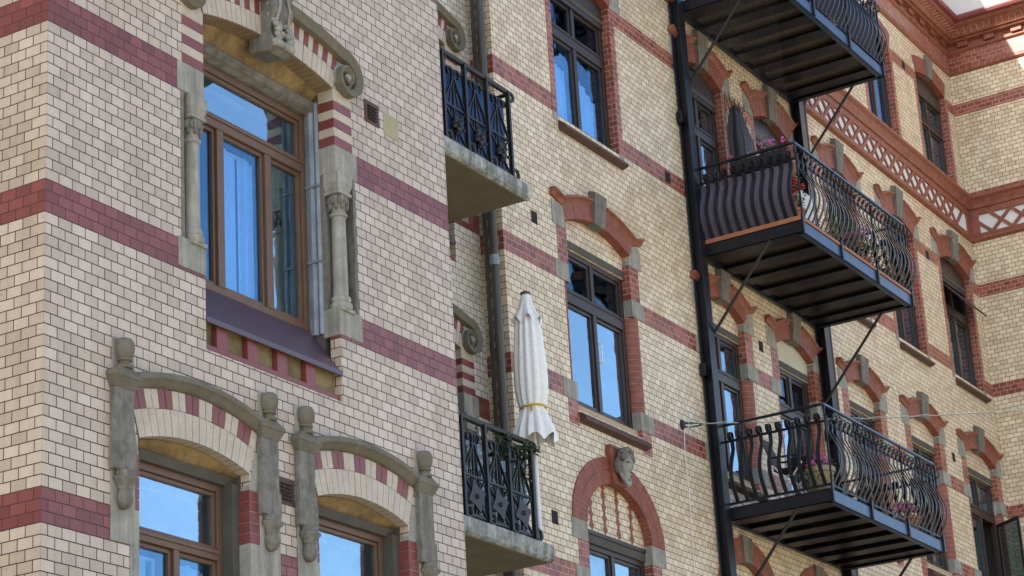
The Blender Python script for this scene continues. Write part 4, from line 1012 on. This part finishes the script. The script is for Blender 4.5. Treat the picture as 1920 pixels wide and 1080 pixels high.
    st = MB(); st.tube([(XR_-.4, YM-.3, z0-15.0), (XR_-1, 16.4, z0+.1)], .27, 8); st.build('strut', m_steel, B)
    if kind == 'mid':      # checked cloth laced behind the bars
        c = MB(); vs = []; n1 = 40; n2 = 14
        for i in range(n1+1):
            y = YF+.6+(yb-YF-1.2)*i/n1
            for j in range(n2+1):
                u = j/n2*.93; vs.append((XL_+.22-bombe(u, 0)*.93-.04*math.sin(i*1.1), y, zf+.15+(zr-zf)*u))
        for i in range(n1):
            for j in range(n2): a = i*(n2+1)+j; c.f.append((a, a+1, a+n2+2, a+n2+1))
        c.v = vs; c.build('laced_cloth', m_cloth, B, smooth=True)
    if kind == 'up':
        c = MB(); c.box(XL_+.5, XR_-.3, YF+.45, YF+.5, zf+1.0, zr-.2); c.box(XR_-.5, XR_-.45, YF+.5, yb-1, zf+1, zr-.2); c.build('privacy_sheet', m_navy, B)
    if kind == 'mid':      # pigeon net up to the balcony above
        nt = MB()
        for k in range(34):
            y = YF+.5+k*(yb-YF-1)/33; nt.tube([(XL_+.1, y, zt), (XL_+.1, y, z0+46)], .022, 3)
        for k in range(46):
            z = zt+1+k*.64; nt.tube([(XL_+.1, YF+.5, z), (XL_+.1, yb, z)], .018, 3)
        no = nt.build('bird_net', m_lath, B); no['kind'] = 'stuff'
    return B
steel_balcony(88.2, 'topmost black steel balcony with bellied bars and a navy sheet behind them', 'up')
steel_balcony(42.2, 'middle black steel balcony with checked grey cloth behind its bars and terracotta deck edge', 'mid')
steel_balcony(-3.5, 'lowest black steel balcony with open bellied bars, chair and flower pots on it', 'low')
def post(x0, x1, y0, y1, label):
    m_ = MB(); t = .22; m_.box(x0, x1, y0, y0+t, -ZG, 104); m_.box(x0, x1, y1-t, y1, -ZG, 104); m_.box((x0+x1)/2-.12, (x0+x1)/2+.12, y0+t, y1-t, -ZG, 104)
    for z in (66.5, 21.0, -24): m_.box(x0-.5, x1+.2, y1-.6, YM+.05, z, z+1.6); m_.box(x0-.7, x0-.2, y1-1.0, y1+.1, z-.3, z+1.9)
    o = m_.build('steel_post', m_steel, None, bevel=.03); tag(o, label, 'post', 'steel posts carrying the balconies')
    return o
post(189.3, 191.5, 28.5, 30.3, 'black steel post at the near ends of the steel balconies')
post(239.5, 241.7, 28.5, 30.3, 'dark steel post at the far ends of the steel balconies')

# ================= PIPES, WIRES =================
p = MB(); p.tube([(126.2, 31.2, z) for z in (-ZG, -40, 20, 80, 141)], .64, 16)
po = p.build('downpipe', m_pipe, None, smooth=True); tag(po, 'fat grey-green downpipe in the corner between the two buildings', 'downpipe')
for z in (-30, 22, 75):
    q = MB(); q.lathe([(.74, z), (.74, z+1.5)], 126.2, 31.2, 16); q.build('pipe_collar', m_zinc, po, smooth=True)
p = MB(); p.box(126.0, 126.5, 32.2, 32.7, -ZG, 141); o = p.build('cable_duct', m_pipe, None, bevel=.05); tag(o, 'narrow grey cable duct running up beside the grey-green downpipe', 'duct')
p = MB(); p.tube([(250, YM-1.2, 95), (247.5, YM-1.2, 93.8), (245.3, YM-1.1, 91.5), (243.6, YM-1.1, 89), (243.4, YM-1.1, 85), (243.4, YM-1.1, 40), (243.4, YM-1.1, -ZG)], .62, 12)
o = p.build('downpipe', m_pipeD, None, smooth=True); tag(o, 'thin dark brown downpipe with a swan-neck bend beside the steel balconies', 'downpipe')
hk = thing('guy_wire', 'twisted pale green wire stretched from a wall hook across the lowest steel balcony', 'wire', (180.4, YM, 10.5))
a = Vector((181.0, YM-1.0, 10.6)); b = a+(Vector((261.6, 0, 26.14))-a)*1.55
w_ = MB(); w_.tube([a+(b-a)*(k/40)+Vector((0, 0, -2.2*4*(k/40)*(1-k/40)*.35)) for k in range(41)], .065, 5); w_.build('strand', m_wire, hk)
w_ = MB(); w_.tube([a+(b-a)*(k/150)+Vector((0, .14*math.cos(k*.9), -2.2*4*(k/150)*(1-k/150)*.35+.16+.10*math.sin(k*.9))) for k in range(151)], .035, 4); w_.build('strand', m_cable, hk)
m_ = MB(); m_.ball((180.3, YM-.2, 10.5), .7, 10, 8, (.8, .6, 1.2)); m_.tube([(180.4, YM-.2, 10.7), (181.5, YM-1.0, 10.9), (183.5, YM-2.0, 11.0)], .16, 6); m_.tube([(180.4, YM-.2, 10.2), (181.3, YM-.9, 10.2), (183.5, YM-2.0, 10.8)], .13, 6); m_.build('wall_hook', m_iron, hk, smooth=True)
c_ = MB(); c_.tube([(183.0, YM-1.9, 10.9), (181.2, YM-.9, 10.3), (180.5, YM-.35, 9.4), (180.35, YM-.2, 6), (180.6, YM-.2, 0), (180.2, YM-.2, -8), (180.0, YM-.2, -20), (179.9, YM-.2, -60)], .065, 6)
o = c_.build('hanging_cable', m_cable, None, smooth=True); tag(o, 'thin white cable hanging down the brick wall from the black hook', 'cable')

# ================= PARASOL =================
PU = thing('parasol', 'folded ivory parasol tied with an ochre strap, standing on the lower stone balcony', 'parasol', (117.3, 21.5, -22))
px0 = 117.75; pY = 21.6
def pleat(n, amp, ph=0): return lambda t, u: 1+amp*math.sin(n*t+ph+1.2*math.sin(t*3+u*4))
b = MB(); prof = [(1.25, 9.6), (1.45, 9.0), (1.65, 7.5), (1.8, 5.5), (1.95, 3.5), (2.05, 1.0), (2.0, -1.0), (1.8, -2.5), (1.5, -3.4), (1.75, -4.2), (2.15, -5.4), (2.55, -6.8), (2.7, -7.6)]
b.lathe([(r_*1.07, z) for r_, z in prof], px0, pY, 72, lambda t, u: 1+(.05+.11*abs(u-.55))*math.sin(11*t+1.5*math.sin(2*t)+u*1.2)+.012*math.sin(23*t+u*3))
for i in range(len(b.v)-72, len(b.v)):
    x, y, z = b.v[i]; t = math.atan2(y-pY, x-px0); b.v[i] = (x, y, z+.5*math.sin(7*t+1.0)-.2)
b.f = b.f[:-2]; b.build('canopy', m_canvas, PU, smooth=True)
b = MB(); b.lathe([(.55, 12.9), (.75, 12.2), (.95, 11.4), (1.3, 10.4), (1.75, 9.6), (1.95, 9.0)], px0-.05, pY, 64, lambda t, u: 1+.13*u*math.sin(7*t+.6)+.04*u*math.sin(17*t)); 
for i in range(len(b.v)-64, len(b.v)):
    x, y, z = b.v[i]; t = math.atan2(y-pY, x-px0); b.v[i] = (x, y, z+.55*math.sin(7*t+.6)-.2)
b.f = b.f[:-1]; b.f = [f for f in b.f if len(f) == 4]; b.build('vent_flap', m_canvas, PU, smooth=True)
b = MB(); b.lathe([(.6, 12.75), (.72, 12.9), (.7, 13.15), (.35, 13.3)], px0-.05, pY, 20); b.build('cap', m_pipe, PU, smooth=True)
b = MB(); b.tube([(px0+1.72*math.cos(t*math.pi/16), pY+1.72*math.sin(t*math.pi/16), -3.4+.18*math.cos(t*math.pi/16+2)) for t in range(32)], .17, 6, closed=True)
b.bar([(px0-1.6, pY-.6, -3.5), (px0-1.9, pY-.9, -3.8), (px0-2.15, pY-1.0, -4.3)], (0, 1, .3), .3, .1); b.build('strap', m_yellow, PU, smooth=True)
b = MB(); b.tube([(px0-.2, pY, -22), (px0-.2, pY, 12.6)], .30, 12); b.build('pole', m_white, PU, smooth=True)

# ================= PLANTS AND THINGS ON THE BALCONIES =================
def leaves(mb, c, rad, n, size, sc=(1, 1, 1)):
    for _ in range(n):
        d = Vector((random.gauss(0, 1), random.gauss(0, 1), random.gauss(0, 1))).normalized()*rad*random.random()**.4
        p = Vector(c)+Vector((d.x*sc[0], d.y*sc[1], d.z*sc[2]))
        a = Vector((random.uniform(-1, 1), random.uniform(-1, 1), random.uniform(-.6, 1))).normalized(); b_ = a.orthogonal().normalized()
        s_ = size*random.uniform(.6, 1.3); m1 = p+a*s_*.5
        mb.add([p, m1+b_*s_*.3, p+a*s_, m1-b_*s_*.3], [(0, 1, 2, 3)])
def blooms(mb, c, rad, n, size, sc=(1, 1, 1)):
    for _ in range(n):
        d = Vector((random.gauss(0, 1), random.gauss(0, 1), random.gauss(0, 1))).normalized()*rad*random.uniform(.5, 1)
        mb.ball((c[0]+d.x*sc[0], c[1]+d.y*sc[1], c[2]+d.z*sc[2]), size*random.uniform(.6, 1.2), 6, 4)
vine = thing('climbing_plant', 'dark green trailing plant wound round the railing corner under the parasol', 'plant', (113.5, 21.3, -22))
vm = MB()
for k in range(26):
    t = k/25; leaves(vm, (107.5+9.0*t, 21.0+.3*math.sin(k), -9.2-.9*math.sin(t*3)), .65, 6, .75)
for k in range(16): leaves(vm, (113.6+.4*math.sin(k), 21.0, -9.5-k*.33), .6, 7, .8)
for k in range(8): leaves(vm, (109.0+.3*math.sin(k), 21.0, -10-k*.35), .5, 7, .7)
vm.build('foliage', m_leaf, vine)
vs_ = MB(); vs_.tube([(107, 21.1, -9.6), (110, 20.8, -10.2), (113.2, 21, -9.6), (113.8, 21, -12), (113.4, 21, -14.5)], .09, 5); vs_.build('stem', m_lath, vine)
# flower box on the middle balcony's side rail
fb = thing('flower_box', 'long black flower box with pink geraniums behind the side rail of the middle steel balcony', 'flower box', (193, 17, 55.6))
b = MB(); b.hexa([(192.3, 12.6, 55.9), (193.9, 12.6, 55.9), (193.9, 22.6, 55.9), (192.3, 22.6, 55.9)], [(192.0, 12.3, 57.9), (194.2, 12.3, 57.9), (194.2, 22.9, 57.9), (192.0, 22.9, 57.9)]); b.build('trough', m_cape, fb, bevel=.1)
b = MB(); leaves(b, (193.1, 15.4, 58.6), 1.0, 150, .55, (1, 3, .7)); leaves(b, (193.1, 20.5, 58.2), .8, 70, .5, (1, 2.2, .6)); b.build('foliage', m_leafL, fb)
b = MB(); blooms(b, (193.0, 16.2, 60.0), .9, 22, .22, (1, 1.8, .7)); blooms(b, (193, 13.2, 59.9), .6, 9, .2, (1, 1, .8)); blooms(b, (192.9, 23.3, 59.4), .5, 8, .18, (1, 1.4, .5)); blooms(b, (192.9, 19.5, 59.1), .4, 4, .18); b.build('blossom', m_pink, fb)
# folded cover and lattice on the wall of the middle balcony
cv = MB(); rows_ = [(46, 3.6, 1.9, 0), (56, 3.4, 1.8, .1), (63, 3.3, 1.6, .2), (66.5, 3.2, 1.5, .0), (68.4, 2.3, 1.3, -.5), (71.2, 1.2, .8, -1.0), (72.0, .5, .4, -1.1)]
n_ = 20
for z, rx_, ry_, sh in rows_:
    for k in range(n_):
        t = 2*math.pi*k/n_; q = abs(math.cos(t))**.55*(1 if math.cos(t) > 0 else -1); q2 = abs(math.sin(t))**.55*(1 if math.sin(t) > 0 else -1)
        f_ = 1+.07*math.sin(k*2.3+z*.1); cv.v.append((202.2+sh+rx_*q*f_, 25+ry_*q2*f_, z+.5*math.sin(k*1.7)))
for i in range(len(rows_)-1):
    for k in range(n_): cv.f.append((i*n_+k, i*n_+(k+1) % n_, (i+1)*n_+(k+1) % n_, (i+1)*n_+k))
cv.f.append(tuple(range((len(rows_)-1)*n_, len(rows_)*n_)))
o = cv.build('fabric_cover', m_cape, None); tag(o, 'tall black fabric cover standing against the wall on the middle steel balcony', 'cover')
tr = MB()
for k in range(-3, 9):
    a = (208.8+k*1.9, 60); 
    for d in (1, -1):
        x0 = 209+k*1.9; x1 = x0+d*10
        za, zb_ = 62, 80
        def clip(x0, z0, x1, z1):
            lo, hi = 208.6, 217.8; dx = x1-x0
            ts = sorted(((lo-x0)/dx, (hi-x0)/dx)); t0 = max(0, ts[0]); t1 = min(1, ts[1])
            return None if t0 >= t1 else ((x0+dx*t0, z0+(z1-z0)*t0), (x0+dx*t1, z0+(z1-z0)*t1))
        q = clip(x0, za, x1, zb_)
        if q: tr.bar([(q[0][0], YM-.45, q[0][1]), (q[1][0], YM-.45, q[1][1])], (1, 0, 0), .13, .1)
tr.tube([(208.6, YM-.45, 62), (208.6, YM-.45, 79)], .07, 4); tr.tube([(217.8, YM-.45, 62), (217.8, YM-.45, 76)], .07, 4)
o = tr.build('plant_trellis', m_lath, None); tag(o, 'thin diamond trellis on the wall above the middle steel balcony', 'trellis')

def pot(name, label, x, y, z, r, h, mat, fol, fl, nf, group='plant pots on the steel balconies', sw=1.0, fh=1.5):
    t = thing(name, label, 'potted plant', (x, y, z), group)
    b = MB(); b.lathe([(r*.62, z), (r*.7, z+.15), (r*.95, z+h*.8), (r*1.08, z+h*.82), (r*1.08, z+h), (r*.9, z+h)], x, y, 20); b.build('pot', mat, t, smooth=True)
    if mat is m_potY:
        for s_ in range(7):
            rr = MB()
            t_ = s_*2*math.pi/7; cx_ = x+r*.97*math.cos(t_); cy_ = y+r*.97*math.sin(t_)
            rr.tube([(cx_-math.sin(t_)*(.55*math.cos(q)), cy_+math.cos(t_)*(.55*math.cos(q)), z+h*.55+.5*math.sin(q)) for q in [k*.5 for k in range(10)]], .07, 4)
            rr.build('scroll_decor', m_iron, t)
    b = MB(); leaves(b, (x, y, z+h+fh*.5), r*1.05*sw, nf, .6, (1, 1, fh/(r*sw)*.6)); b.build('foliage', fol, t)
    if fl is not None:
        b = MB(); blooms(b, (x, y, z+h+fh*.75), r*1.0*sw, 46, .28, (1, 1, .5)); b.build('blossom', fl, t)
    return t
zd = -1.3
pot('potted_plant', 'cream pot with scrolls and pink flowers at the near corner of the lowest steel balcony', 195.3, 14.0, zd, 2.3, 4.4, m_potY, m_leafL, m_pink, 90, fh=1.6)
pot('potted_plant', 'terracotta pot of mauve flowers at the far end of the lowest steel balcony', 232.5, 14.2, zd, 2.2, 3.4, m_terra, m_leaf, m_pink, 160, fh=2.6)
pot('potted_plant', 'leafy green plant with red blooms at the near corner of the middle steel balcony', 194.6, 13.0, 44.4, 1.6, 3.0, m_terra, m_leaf, m_redfl, 340, fh=6, sw=1.35)
pot('potted_plant', 'dense low green plant midway along the middle steel balcony front', 214, 13.4, 44.4, 1.8, 2.6, m_cape, m_leafL, None, 480, fh=7, sw=1.7)
pot('potted_plant', 'dark bushy plant near the far end of the middle steel balcony front', 231, 13.4, 44.4, 1.9, 2.8, m_cape, m_leaf, None, 520, fh=8, sw=1.8)
pot('potted_plant', 'green plant with purple blooms behind the middle of the middle steel balcony rail', 222.5, 13.2, 44.4, 1.7, 2.6, m_terra, m_leafL, m_pink, 380, fh=7, sw=1.5)
# striped beach towel-like white panel on the middle balcony
tw = MB(); n = 20
for i in range(n+1):
    x = 200.5+4.5*i/n; tw.v += [(x, 14.2+.15*math.sin(i*1.5), 45.5), (x, 14.2+.15*math.sin(i*1.5), 53.5)]
for i in range(n): tw.f.append((2*i, 2*i+2, 2*i+3, 2*i+1))
o = tw.build('hanging_towel', m_white, None, smooth=True); tag(o, 'white towel hanging behind the front bars of the middle steel balcony', 'towel')
# garden chair and table on the lowest balcony
ch = thing('garden_chair', 'dark folding garden chair on the near side of the lowest steel balcony', 'chair', (195, 22, zd))
b = MB(); b.bar([(195.0, 19.0, zd+5.6), (198.6, 19.0, zd+5.6)], (0, 1, 0), 6.0, .22); b.build('seat', m_cape, ch, bevel=.05)
b = MB(); b.hexa([(194.9, 21.6, zd+5.8), (198.6, 21.6, zd+5.8), (198.6, 21.9, zd+5.8), (194.9, 21.9, zd+5.8)], [(194.9, 23.6, zd+11.5), (198.6, 23.6, zd+11.5), (198.6, 23.8, zd+11.5), (194.9, 23.8, zd+11.5)]); b.build('backrest', m_cape, ch, bevel=.05)
for x in (194.9, 198.6):
    b = MB(); b.tube([(x, 16.4, zd), (x, 22.0, zd+6.4)], .16, 6); b.build('leg', m_white, ch)
    b = MB(); b.tube([(x, 22.2, zd), (x, 16.8, zd+6.2)], .16, 6); b.build('leg', m_white, ch)
    b = MB(); b.tube([(x, 16.8, zd+7.4), (x, 22.6, zd+7.8)], .18, 6); b.build('armrest', m_cape, ch)
tb = thing('garden_table', 'small round dark table on the lowest steel balcony beside the folding chair', 'table', (203, 20, zd))
b = MB(); b.lathe([(3.0, zd+8.6), (3.1, zd+8.8), (3.0, zd+9.0)], 204, 20, 24); b.build('tabletop', m_cape, tb, smooth=True)
for k in range(3):
    t = k*2.1; b = MB(); b.tube([(204+.6*math.cos(t), 20+.6*math.sin(t), zd+8.6), (204+2.4*math.cos(t), 20+2.4*math.sin(t), zd)], .16, 6); b.build('leg', m_iron, tb)
